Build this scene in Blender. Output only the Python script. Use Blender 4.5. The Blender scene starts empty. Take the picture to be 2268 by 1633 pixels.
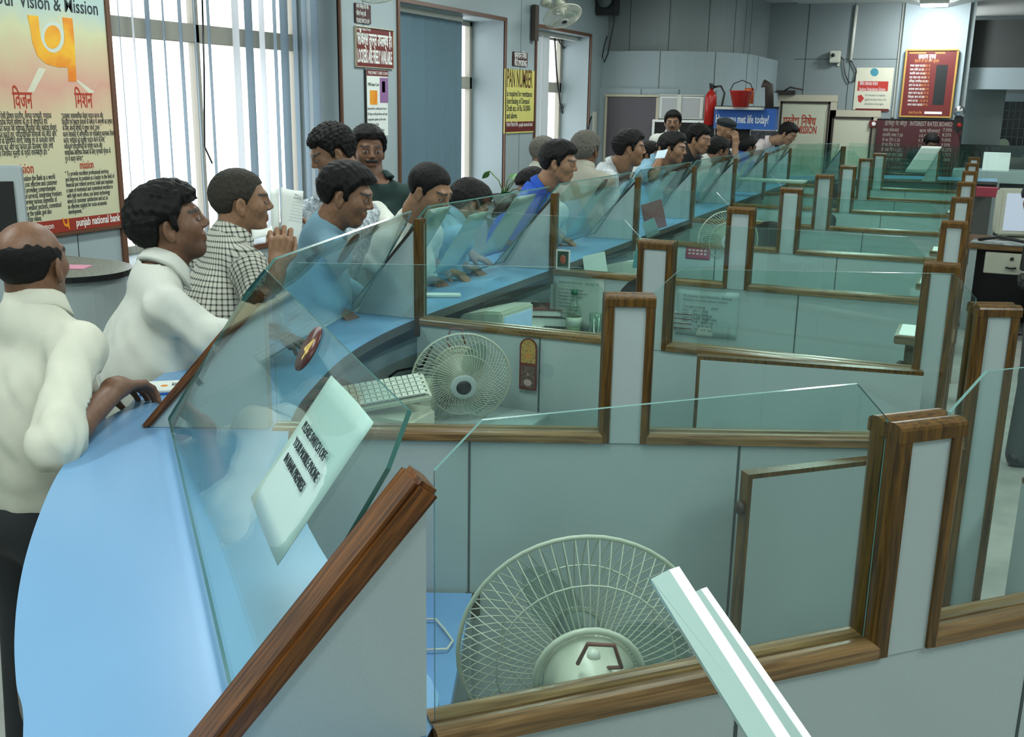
import bpy, bmesh, math, random
import numpy as np
from mathutils import Vector, Matrix
import openvdb as vdb
PI=math.pi
sc=bpy.context.scene; COL=sc.collection
# ------------------------------------------------------------------ camera, world, light, exposure
W,H,FL=2268,1633,2286.0
YAW,PITCH,ROLL=math.radians(-23.89),math.radians(14.468),math.radians(.98)
CAM=np.array([0,0,1.88])
def _rot():
    cy,sy=math.cos(YAW),math.sin(YAW);cp,sp=math.cos(PITCH),math.sin(PITCH)
    f=np.array([sy*cp,cy*cp,-sp]);r=np.array([cy,-sy,0.0]);u=np.cross(r,f)
    cr,sr=math.cos(ROLL),math.sin(ROLL)
    return np.array([cr*r+sr*u,-sr*r+cr*u,f])
RM=_rot()
cam=bpy.data.cameras.new('camera');co=bpy.data.objects.new('camera',cam);COL.objects.link(co)
cam.sensor_fit='HORIZONTAL';cam.sensor_width=36;cam.lens=36*FL/W;cam.clip_start=.02;cam.clip_end=200
co.matrix_world=Matrix(((RM[0][0],RM[1][0],-RM[2][0],0),(RM[0][1],RM[1][1],-RM[2][1],0),(RM[0][2],RM[1][2],-RM[2][2],1.88),(0,0,0,1)))
sc.camera=co
wd=bpy.data.worlds.new('sky');sc.world=wd;wd.use_nodes=True
bg=wd.node_tree.nodes['Background'];bg.inputs[0].default_value=(.93,.97,1,1);bg.inputs[1].default_value=2.6
sc.view_settings.view_transform='Standard';sc.view_settings.look='None';sc.view_settings.gamma=1
sc.view_settings.use_curve_mapping=False
sc.view_settings.exposure=0.44
sc.cycles.transparent_max_bounces=48;sc.cycles.max_bounces=7;sc.cycles.glossy_bounces=3
sc.cycles.caustics_reflective=False;sc.cycles.caustics_refractive=False
sc.cycles.sample_clamp_indirect=4
CEIL=3.3
def area(name,loc,size,power,color,rot=(0,0,0),sy=None):
    l=bpy.data.lights.new(name,'AREA');l.energy=power;l.color=color;l.size=size
    if sy: l.shape='RECTANGLE';l.size_y=sy
    o=bpy.data.objects.new(name,l);o.location=loc;o.rotation_euler=rot;COL.objects.link(o);return o
TUBES=[(x,y) for y in (-1.6,1.4,4.4,7.4,10.4,13.2) for x in (-3.3,-.9,1.6) if not (y>13 and x<-3)]
for x,y in TUBES:
    area('tube_light',(x,y,CEIL-.17),.25,16 if y>9 else 22,(.92,1,.97),(0,0,0),1.2)
# ------------------------------------------------------------------ placing helpers: pixel -> point on a real plane
def ray(x,y): return RM.T@np.array([(x-W/2)/FL,-(y-H/2)/FL,1.0])
def atZ(x,y,z): d=ray(x,y);return Vector(CAM+d*(z-CAM[2])/d[2])
def atX(x,y,v): d=ray(x,y);return Vector(CAM+d*v/d[0])
def atY(x,y,v): d=ray(x,y);return Vector(CAM+d*v/d[1])
def atD(x,y,dep): return Vector(CAM+ray(x,y)*dep)
def los(x,y): d=ray(x,y);return math.atan2(d[1],d[0])
# ------------------------------------------------------------------ materials
MATS={}
def mat(name,color,rough=.5,metal=0,spec=.5,bump=None,var=None,scale=(1,1,1),coat=0,emit=None,trans=0,attr=None,grain=None,rot=None):
    if name in MATS: return MATS[name]
    m=bpy.data.materials.new(name);m.use_nodes=True;nt=m.node_tree;N=nt.nodes;L=nt.links
    b=N['Principled BSDF'];b.inputs['Base Color'].default_value=(*color,1);b.inputs['Roughness'].default_value=rough
    b.inputs['Metallic'].default_value=metal;b.inputs['Specular IOR Level'].default_value=spec
    if coat: b.inputs['Coat Weight'].default_value=coat;b.inputs['Coat Roughness'].default_value=.15
    if trans: b.inputs['Transmission Weight'].default_value=trans
    if emit: b.inputs['Emission Color'].default_value=(*emit[0],1);b.inputs['Emission Strength'].default_value=emit[1]
    tc=N.new('ShaderNodeTexCoord');mp=N.new('ShaderNodeMapping');mp.inputs['Scale'].default_value=scale
    if rot:
        m0=N.new('ShaderNodeMapping');m0.inputs['Rotation'].default_value=rot;L.new(tc.outputs['Object'],m0.inputs[0])
    L.new(m0.outputs[0] if rot else tc.outputs['Object'],mp.inputs[0])
    src=None
    if attr:
        a=N.new('ShaderNodeAttribute');a.attribute_name=attr;src=a.outputs['Color'];L.new(src,b.inputs['Base Color'])
    if var:
        nz=N.new('ShaderNodeTexNoise');nz.inputs['Scale'].default_value=var[0];nz.inputs['Detail'].default_value=4
        L.new(mp.outputs[0],nz.inputs['Vector'])
        mx=N.new('ShaderNodeMixRGB');mx.blend_type='MULTIPLY';mx.inputs[0].default_value=1
        rp=N.new('ShaderNodeValToRGB');v=var[1]
        rp.color_ramp.elements[0].color=(1-v,1-v,1-v,1);rp.color_ramp.elements[1].color=(1+v*.4,1+v*.4,1+v*.4,1)
        rp.color_ramp.elements[0].position=.3;rp.color_ramp.elements[1].position=.7
        L.new(nz.outputs['Fac'],rp.inputs[0])
        mx.inputs[1].default_value=(*color,1)
        if src: L.new(src,mx.inputs[1])
        L.new(rp.outputs[0],mx.inputs[2]);L.new(mx.outputs[0],b.inputs['Base Color'])
    if grain:
        wv=N.new('ShaderNodeTexNoise');wv.inputs['Scale'].default_value=grain[0];wv.inputs['Detail'].default_value=6;wv.inputs['Distortion'].default_value=.6
        L.new(mp.outputs[0],wv.inputs['Vector'])
        rp=N.new('ShaderNodeValToRGB');rp.color_ramp.elements[0].color=(*grain[1],1);rp.color_ramp.elements[1].color=(*grain[2],1)
        rp.color_ramp.elements[0].position=.35;rp.color_ramp.elements[1].position=.68
        L.new(wv.outputs['Fac'],rp.inputs[0]);L.new(rp.outputs[0],b.inputs['Base Color'])
    if bump:
        nz=N.new('ShaderNodeTexNoise');nz.inputs['Scale'].default_value=bump[0];nz.inputs['Detail'].default_value=3
        L.new(mp.outputs[0],nz.inputs['Vector'])
        bp=N.new('ShaderNodeBump');bp.inputs['Strength'].default_value=bump[1];bp.inputs['Distance'].default_value=.004
        L.new(nz.outputs['Fac'],bp.inputs['Height']);L.new(bp.outputs[0],b.inputs['Normal'])
    MATS[name]=m;return m
def glassmat(name,tint,refl=1.0):
    m=bpy.data.materials.new(name);m.use_nodes=True;nt=m.node_tree;N=nt.nodes;L=nt.links
    N.remove(N['Principled BSDF']);out=N['Material Output']
    t=N.new('ShaderNodeBsdfTransparent');t.inputs[0].default_value=(*tint,1)
    g=N.new('ShaderNodeBsdfGlossy');g.inputs['Roughness'].default_value=.015;g.inputs[0].default_value=(refl,refl,refl,1)
    lw=N.new('ShaderNodeLayerWeight');lw.inputs[0].default_value=.5
    pw=N.new('ShaderNodeMath');pw.operation='POWER';pw.inputs[1].default_value=5;L.new(lw.outputs['Facing'],pw.inputs[0])
    f=N.new('ShaderNodeMath');f.operation='MULTIPLY_ADD';f.inputs[1].default_value=.9;f.inputs[2].default_value=.04;L.new(pw.outputs[0],f.inputs[0])
    mx=N.new('ShaderNodeMixShader')
    L.new(f.outputs[0],mx.inputs[0]);L.new(t.outputs[0],mx.inputs[1]);L.new(g.outputs[0],mx.inputs[2]);L.new(mx.outputs[0],out.inputs[0])
    MATS[name]=m;return m
LAM=mat('grey_blue_laminate',(.385,.455,.455),.42,var=(900,.10),bump=(700,.06))
LAMG=mat('grey_green_laminate',(.22,.30,.30),.4,var=(900,.10))
BLUE=mat('blue_laminate',(.165,.335,.55),.3,var=(600,.06))
WOOD=mat('teak_bead',(.3,.14,.05),.32,spec=.3,coat=.2,scale=(3,3,3),grain=(14,(.10,.036,.008),(.24,.098,.024)),bump=(60,.1))
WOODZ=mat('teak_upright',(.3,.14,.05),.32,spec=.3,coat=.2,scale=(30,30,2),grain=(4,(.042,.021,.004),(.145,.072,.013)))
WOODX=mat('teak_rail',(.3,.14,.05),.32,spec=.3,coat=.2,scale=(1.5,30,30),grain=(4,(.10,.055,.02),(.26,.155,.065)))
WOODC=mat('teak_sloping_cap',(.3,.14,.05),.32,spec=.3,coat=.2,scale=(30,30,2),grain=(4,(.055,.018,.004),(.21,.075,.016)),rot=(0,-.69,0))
DARK=mat('dark_brown_wood',(.035,.025,.02),.6)  # plain dark brown for wood edges, pot, pipe and small fittings
SEAM=mat('dark_joint',(.05,.07,.07),.7)
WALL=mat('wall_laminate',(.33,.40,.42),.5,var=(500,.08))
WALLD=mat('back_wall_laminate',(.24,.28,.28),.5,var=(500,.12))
CEILM=mat('ceiling_white',(.62,.64,.60),.8)
FLOOR=mat('marble_floor',(.42,.44,.40),.2,var=(6,.15))
GLASS=glassmat('green_tinted_glass',(.885,.965,.945))
GEDGE=mat('glass_edge_green',(.05,.16,.14),.15,spec=.8)
GEDGEL=mat('glass_edge_light',(.15,.29,.27),.12,spec=.8)
WHITE=mat('white_paper',(.70,.74,.70),.7)
WHITEP=mat('white_plastic',(.62,.63,.56),.35)
CREAM=mat('cream_plastic',(.55,.56,.46),.35)
BLACK=mat('black_plastic',(.012,.013,.013),.35)
INK=mat('dark_ink',(.02,.03,.035),.6)
INKG=mat('grey_ink',(.12,.14,.15),.6)
MAROON=mat('maroon_board',(.13,.012,.010),.45)
REDINK=mat('red_ink',(.40,.035,.01),.6)
CWHITE=mat('white_lettering',(.8,.82,.78),.6)
YELLOW=mat('yellow_board',(.62,.58,.16),.6)
METAL=mat('brushed_metal',(.55,.56,.55),.3,metal=1)
# ------------------------------------------------------------------ mesh builder
class MB:
    def __init__(s): s.v=[];s.f=[];s.m=[];s.sm=[]
    def add(s,vs,fs,mi=0,smooth=False,T=None):
        n=len(s.v)
        for v in vs:
            v=Vector(v); s.v.append(T@v if T is not None else v)
        for f in fs: s.f.append(tuple(i+n for i in f));s.m.append(mi);s.sm.append(smooth)
        return s
    def box(s,lo,hi,mi=0,T=None):
        x0,y0,z0=lo;x1,y1,z1=hi
        return s.add([(x0,y0,z0),(x1,y0,z0),(x1,y1,z0),(x0,y1,z0),(x0,y0,z1),(x1,y0,z1),(x1,y1,z1),(x0,y1,z1)],
          [(0,3,2,1),(4,5,6,7),(0,1,5,4),(1,2,6,5),(2,3,7,6),(3,0,4,7)],mi,T=T)
    def prism(s,poly,off,mi=0,mside=None,T=None,smooth=False):
        n=len(poly);off=Vector(off);a=[Vector(p) for p in poly];b=[p+off for p in a]
        s.add(a+b,[tuple(range(n))[::-1],tuple(range(n,2*n))],mi,T=T)
        s.add(a+b,[(i,(i+1)%n,(i+1)%n+n,i+n) for i in range(n)],mi if mside is None else mside,smooth,T=T)
        return s
    def tube(s,pts,r,n=8,mi=0,closed=False,T=None,caps=True,radii=None):
        P=[Vector(p) for p in pts];m=len(P);rings=[];up=None
        for i,p in enumerate(P):
            if closed: d=P[(i+1)%m]-P[i-1]
            else: d=P[min(i+1,m-1)]-P[max(i-1,0)]
            d.normalize()
            if up is None:
                up=Vector((0,0,1)) if abs(d.z)<.9 else Vector((1,0,0))
            a=d.cross(up)
            if a.length<1e-4: a=d.cross(Vector((0,1,0)))
            a.normalize();b=a.cross(d).normalized();up=b
            rr=radii[i] if radii else r
            rings.append([p+a*math.cos(2*PI*k/n)*rr+b*math.sin(2*PI*k/n)*rr for k in range(n)])
        vs=[v for q in rings for v in q];fs=[]
        for i in range(m if closed else m-1):
            j=(i+1)%m
            for k in range(n): fs.append((i*n+k,i*n+(k+1)%n,j*n+(k+1)%n,j*n+k))
        if caps and not closed: fs+= [tuple(range(n))[::-1],tuple(range((m-1)*n,m*n))]
        return s.add(vs,fs,mi,True,T=T)
    def lathe(s,prof,n=24,mi=0,T=None,smooth=True,cap=True):
        m=len(prof);vs=[(r*math.cos(2*PI*k/n),r*math.sin(2*PI*k/n),z) for r,z in prof for k in range(n)]
        fs=[(i*n+k,i*n+(k+1)%n,(i+1)*n+(k+1)%n,(i+1)*n+k) for i in range(m-1) for k in range(n)]
        if cap: fs+=[tuple(range(n))[::-1],tuple(range((m-1)*n,m*n))]
        return s.add(vs,fs,mi,smooth,T=T)
    def sphere(s,c,r,n=14,mi=0,sc_=(1,1,1),T=None):
        c=Vector(c);vs=[];fs=[];h=n//2
        for i in range(h+1):
            for k in range(n):
                t=PI*i/h;p=2*PI*k/n
                vs.append(c+Vector((r*sc_[0]*math.sin(t)*math.cos(p),r*sc_[1]*math.sin(t)*math.sin(p),r*sc_[2]*math.cos(t))))
        for i in range(h):
            for k in range(n): fs.append((i*n+k,(i+1)*n+k,(i+1)*n+(k+1)%n,i*n+(k+1)%n))
        return s.add(vs,fs,mi,True,T=T)
    def build(s,name,mats,parent=None,bevel=0,T=None):
        me=bpy.data.meshes.new(name)
        me.from_pydata([tuple(v) for v in s.v],[],s.f)
        if not isinstance(mats,(list,tuple)): mats=[mats]
        for m in mats: me.materials.append(m)
        me.polygons.foreach_set('material_index',s.m);me.polygons.foreach_set('use_smooth',s.sm)
        bm=bmesh.new();bm.from_mesh(me);bmesh.ops.remove_doubles(bm,verts=bm.verts,dist=1e-6)
        bmesh.ops.recalc_face_normals(bm,faces=bm.faces)
        if bevel:
            es=[e for e in bm.edges if len(e.link_faces)==2 and e.calc_face_angle(0)>.6]
            bmesh.ops.bevel(bm,geom=es,offset=bevel,segments=2,affect='EDGES',clamp_overlap=True)
        bm.to_mesh(me);bm.free()
        o=bpy.data.objects.new(name,me);COL.objects.link(o)
        if parent: o.parent=parent
        if T is not None: o.matrix_local=T
        return o
def tag(o,label=None,cat=None,group=None,kind=None):
    if label: o['label']=label
    if cat: o['category']=cat
    if group: o['group']=group
    if kind: o['kind']=kind
    return o
def empty(name,loc=(0,0,0),rz=0,label=None,cat=None,group=None,M=None):
    o=bpy.data.objects.new(name,None);COL.objects.link(o);o.empty_display_size=.1
    if M is not None: o.matrix_world=M
    else: o.location=loc;o.rotation_euler=(0,0,rz)
    return tag(o,label,cat,group)
def copy_tree(o,parent=None):
    c=o.copy();COL.objects.link(c);c.parent=parent
    for ch in list(o.children): copy_tree(ch,c)
    return c
def struct(o): o['kind']='structure';return o
import re
def dev(b): return re.sub('((?:[\u0915-\u0939]\u093c?\u094d)*[\u0915-\u0939]\u093c?)\u093f','\u093f\\1',b)
def text(body,size,m,parent,M,name='lettering',align='LEFT',sx=1,line=1,depth=.0006,bold=0,fit=None):
    cu=bpy.data.curves.new('t','FONT');cu.body=dev(body);cu.size=size;cu.align_x=align;cu.extrude=depth;cu.space_line=line;cu.offset=bold
    cu.resolution_u=2
    o=bpy.data.objects.new('t',cu);COL.objects.link(o)
    dg=bpy.context.evaluated_depsgraph_get();dg.update()
    me=bpy.data.meshes.new_from_object(o.evaluated_get(dg));bpy.data.objects.remove(o)
    me.materials.clear();me.materials.append(m)
    if fit:
        xs=[v.co.x for v in me.vertices];sx=fit/max(.001,max(xs)-min(xs))
    r=bpy.data.objects.new(name,me);COL.objects.link(r)
    if parent: r.parent=parent
    r.matrix_local=M@Matrix.Diagonal((sx,1,1,1))
    return r
def frame(o,xd,yd):   # matrix with local x, y axes and z=x cross y
    x=Vector(xd).normalized();z=x.cross(Vector(yd)).normalized();y=z.cross(x)
    return Matrix(((x.x,y.x,z.x,o[0]),(x.y,y.y,z.y,o[1]),(x.z,y.z,z.z,o[2]),(0,0,0,1)))
# ------------------------------------------------------------------ room shell
WX=-4.5; EX=4.2; YB=15.6; Y0=-2.6
struct(MB().box((WX-1.2,Y0,-.1),(EX,19,0)).build('floor',FLOOR))
struct(MB().box((WX-1.2,Y0,CEIL),(EX,19,CEIL+.1)).build('ceiling',CEILM))
struct(MB().box((EX,Y0,0),(EX+.1,19,CEIL)).build('wall_right',WALL))
struct(MB().box((WX-.6,Y0-.1,0),(EX,Y0,CEIL)).build('wall_near',WALL))
def yl(px,py,x=WX): return atX(px,py,x).y
w1a=yl(275,500);w1b=yl(751,150);w2a=yl(884,200);w2b=yl(1116,200);w3a=yl(1186,150);w3b=yl(1305,150)
SILL=atX(277,594,WX).z; HD=2.66; HD1=3.0
DP=.42
def wallseg(a,b,z0,z1,name='wall_left'):
    m=MB().box((WX-DP,a,z0),(WX,b,z1))
    return struct(m.build(name,WALL))
wallseg(Y0,w1a,0,CEIL);wallseg(w1b,w2a,0,CEIL);wallseg(w2b,w3a,0,CEIL);wallseg(w3b,w3b+1.2,0,CEIL)
for a,b,h in ((w1a,w1b,HD1),(w2a,w2b,HD),(w3a,w3b,HD)):
    wallseg(a,b,0,SILL);wallseg(a,b,h,CEIL)
def wallseams():
    m=MB()
    for y in (w1a-.35,w1a+.9,w1a+2.0): m.box((WX-.001,y-.003,0),(WX+.0015,y+.003,SILL if y>w1a else CEIL))
    for y in (w1b+.35,(w2b+w3a)/2): m.box((WX-.001,y-.003,0),(WX+.0015,y+.003,CEIL))
    return struct(m.build('trim_1',SEAM))
wallseams()
FR=mat('window_brown_frame',(.12,.055,.03),.4);FRW=mat('window_cream_frame',(.45,.42,.35),.5)
PANE=glassmat('window_glass',(.97,.98,.98))
def window(n,a,b,z1):
    e=struct(bpy.data.objects.new('window_%d'%n,None));COL.objects.link(e)
    x=WX-DP+.03;m=MB();t=.05
    m.box((x-.03,a,SILL),(x+.03,b,SILL+t));m.box((x-.03,a,z1-t),(x+.03,b,z1))
    k=max(2,int((b-a)/.95));
    for i in range(k+1):
        y=a+t/2+(b-a-t)*i/k;m.box((x-.03,y-t/2,SILL),(x+.03,y+t/2,z1))
    zt=SILL+(z1-SILL)*.66;m.box((x-.03,a,zt-.06),(x+.03,b,zt+.06))
    m.build('window_frame',FRW,e,.004)
    MB().box((x-.003,a,SILL),(x+.003,b,z1)).build('window_pane',PANE,e)
    f=MB();w=.035
    f.box((WX-.01,a-.001,SILL-w),(WX+.018,b,SILL));f.box((WX-.01,a-.001,z1),(WX+.018,b,z1+w))
    f.box((WX-.01,a-w,SILL-w),(WX+.018,a,z1+w));f.box((WX-.01,b,SILL-w),(WX+.018,b+w*.6,z1+w))
    f.build('frame_trim',FR,e)
    return e
window(1,w1a,w1b,HD1);window(2,w2a,w2b,HD);window(3,w3a,w3b,HD)
# strong sky beyond: a pale facade outside so that the view is bright but not empty
# vertical blinds
BLIND=mat('blind_fabric_grey_blue',(.13,.19,.23),.8,bump=(300,.1));BLINDL=mat('blind_fabric_pale',(.55,.58,.60),.8)
BLINDB=mat('blind_fabric_blue',(.12,.20,.25),.8,bump=(400,.2))
random.seed(3)
def blinds(a,b,z1,label,open_,x=WX-.17,col=BLIND,dens=.085,skip=()):
    e=empty('vertical_blind',(x,(a+b)/2,z1),0,label,'blind','vertical blinds on the left wall windows');y=a+.04;n=0
    MB().box((-.025,a-(a+b)/2+.01,-.05),(.025,b-(a+b)/2-.01,0)).build('head_rail',WHITEP,e)
    while y<b-.03:
        if not any(s<=(y-a)/(b-a)<=t for s,t in skip):
            an=open_(n,(y-a)/(b-a));c,s=math.cos(an)*.045,math.sin(an)*.045;yy=y-(a+b)/2
            z0=SILL-z1+.04;m=MB();tk=.002
            nx,ny=-s/.045*tk,c/.045*tk
            # slat plane direction (c in x, s in y)
            pts=[(-c,yy-s,0),(c,yy+s,0)]
            m.prism([(-c,yy-s,z0),(c,yy+s,z0),(c,yy+s,-.05),(-c,yy-s,-.05)],(nx,ny,0))
            m.build('slat',col if col is BLINDB or random.random()<.86 else BLINDL,e)
        y+=dens*(1+.25*random.uniform(-1,1));n+=1
    return e
blinds(w1a,w1b,HD1,'grey vertical blinds with open gaps at the wide bright window beside the vision poster',lambda n,t:2.25+random.uniform(.12,.42)*(1.5 if t>.5 else 1),dens=.125,skip=((.46,.56),))
w2c=w2a+(w2b-w2a)*.70
blinds(w2a,w2c,HD,'closed blue vertical blinds between the two notice pillars',lambda n,t:1.42+.22*math.sin(n*2.3),col=BLINDB,dens=.072)
blinds(w3a,w3b,HD,'pale vertical blinds pushed half aside at the far window with hanging wires',lambda n,t:random.uniform(.5,1.3),col=BLINDL,dens=.07,skip=((.42,1),))
# ------------------------------------------------------------------ far walls
def drum(off,z0,z1,name,m,seams):
    R=1.15;cx,cy=-3.92,12.75+R
    pts=[(WX-.01,12.75-off),(cx,12.75-off)]
    a=[]
    for i in range(1,15):
        t=i/14*math.radians(86);pts.append((cx+(R+off)*math.sin(t),cy-(R+off)*math.cos(t)))
    pts.append((pts[-1][0],YB+.1))
    poly=[(x,y,z0) for x,y in pts]+[(WX-.01,YB+.1,z0)]
    o=struct(MB().prism(poly,(0,0,z1-z0),smooth=False).build(name,m))
    # cumulative length for joints
    L=[0]
    for i in range(1,len(pts)): L.append(L[-1]+math.dist(pts[i],pts[i-1]))
    mb=MB()
    for s in seams:
        for i in range(1,len(pts)):
            if L[i]>=s:
                t=(s-L[i-1])/(L[i]-L[i-1]);p=Vector(pts[i-1]).lerp(Vector(pts[i]),t);d=(Vector(pts[i])-Vector(pts[i-1])).normalized();n=Vector((d.y,-d.x))
                q=[p-d*.004-n*.01,p+d*.004-n*.01,p+d*.004+n*.003,p-d*.004+n*.003]
                mb.prism([(v.x,v.y,z0+.002) for v in q],(0,0,z1-z0-.004));break
    return struct(mb.build('trim_2',SEAM))
drum(0,0,2.07,'wall_far_left',WALL,(.55,1.02,1.5,1.95,2.3))
drum(-.06,2.07,2.52,'wall_far_band',WALL,(.75,1.45,2.05,2.6))
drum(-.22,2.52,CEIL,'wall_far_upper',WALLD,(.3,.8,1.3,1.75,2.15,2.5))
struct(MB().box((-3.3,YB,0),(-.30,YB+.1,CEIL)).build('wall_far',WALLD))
cxa,cxb=atY(2005,28,YB-.1).x,atY(2143,15,YB-.1).x
struct(MB().box((cxa,YB-.1,0),(cxb+.04,YB+1.2,CEIL)).build('wall_column',WALL))
mb=MB()
for px in (1790,1890):
    x=atY(px,60,YB).x;mb.box((x-.005,YB-.003,0),(x+.005,YB,CEIL))
z=atY(1850,131,YB).z;mb.box((-2.6,YB-.003,z-.004),(cxa,YB,z+.004))
struct(mb.build('trim_3',SEAM))
tag(MB().box((cxa-.04,YB-.03,atY(1970,260,YB).z),(cxa,YB-.002,CEIL)).build('cable_conduit',WHITEP),'white square conduit running up beside the lit column','conduit')
# wavy ceiling bulkhead over the column
poly=[]
for i in range(25):
    x=-2.6+i*.12;zz=3.3-.1*math.exp(-((x+.75)/.35)**2)-.02;poly.append((x,YB-.7,zz))
poly+=[(poly[-1][0],YB-.7,CEIL),(poly[0][0],YB-.7,CEIL)]
struct(MB().prism(poly,(0,.7,0)).build('trim_4',CEILM))
# deeper hall to the right of the column
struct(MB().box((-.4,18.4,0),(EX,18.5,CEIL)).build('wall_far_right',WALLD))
hz=atY(2200,150,16).z
struct(MB().box((cxb+.04,16,hz),(EX,16.2,hz+.62)).build('trim_5',mat('dark_header',(.05,.055,.05),.6)))
bz0=atY(2200,198,16).z
struct(MB().box((cxb+.04,15.95,bz0),(EX,16.2,hz)).build('trim_6',WALL))
struct(MB().box((cxb+.04,13.2,CEIL-.02),(EX,16,CEIL)).build('trim_7',CEILM))
# ------------------------------------------------------------------ service counter (blue top with curved near and far ends)
def spl(pts,n=6):
    out=[];P=[Vector(p) for p in pts];P=[P[0]*2-P[1]]+P+[P[-1]*2-P[-2]]
    for i in range(1,len(P)-2):
        for k in range(n):
            t=k/n;a,b,c,d=P[i-1],P[i],P[i+1],P[i+2]
            out.append(.5*((2*b)+(c-a)*t+(2*a-5*b+4*c-d)*t*t+(3*b-a-3*c+d)*t**3))
    out.append(P[-2]);return out
_e=[tuple(atZ(x,y,1.05))[:2] for x,y in ((51,1633),(36,1514),(32,1412),(41,1310),(61,1218),(92,1127),(125,1055),(168,994),(219,938),(286,897))]
outer=spl([(-.35,.22),(-.75,.52)]+_e+[(-2.17,2.22),(-2.27,2.5),(-2.35,2.8),(-2.42,3.3),(-2.44,4),(-2.44,8),(-2.44,11.6),(-2.3,12.8),(-1.7,13.9),(-.9,14.4),(.2,14.55)])
inner=spl([(-.62,.62),(-.60,1.12),(-.85,1.33),(-1.2,1.65),(-1.56,2.1),(-1.75,2.5),(-1.89,2.95),(-1.955,3.5),(-1.955,4.5),(-1.955,8),(-1.955,11.6),(-1.85,12.5),(-1.45,13.2),(-.8,13.7),(.2,13.85)])
cnt=empty('service_counter',(-2.2,5,0),0,'long blue topped service counter with curved near end','counter')
CI=Matrix.Translation((2.2,-5,0))
def cpoly(o,i): return [(p[0],p[1],1.015) for p in o]+[(p[0],p[1],1.015) for p in reversed(i)]
MB().prism(cpoly(outer,inner),(0,0,.035),0,1,T=CI).build('counter_top',[BLUE,mat('counter_edge_dark',(.07,.06,.05),.5)],cnt)
def offset(c,d):
    r=[]
    for k,p in enumerate(c):
        t=(c[min(k+1,len(c)-1)]-c[max(k-1,0)]).normalized();r.append(p+Vector((t.y,-t.x))*d)
    return r
o1=offset(outer,.22);o2=offset(outer,.26)
MB().prism([(p.x,p.y,0) for p in o1]+[(p.x,p.y,0) for p in reversed(o2)],(0,0,1.015),T=CI).build('front_panel',LAM,cnt)
mm=MB()
for k in range(4,len(o1)-1,3):
    p=o1[k];mm.box((p.x-.004,p.y-.004,.0),(p.x+.004,p.y+.004,1.01))
# dark wooden carcass under the staff side
i1=offset(inner,-.05);i2=offset(inner,-.08)
MB().prism([(p.x,p.y,.955) for p in i1]+[(p.x,p.y,.955) for p in reversed(i2)],(0,0,.06),T=CI).build('inner_rail',DARK,cnt)
i3=offset(inner,-.30);i4=offset(inner,-.32)
MB().prism([(p.x,p.y,.02) for p in i3]+[(p.x,p.y,.02) for p in reversed(i4)],(0,0,.99),T=CI).build('inner_apron',mat('dark_apron',(.09,.095,.09),.6),cnt)
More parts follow.
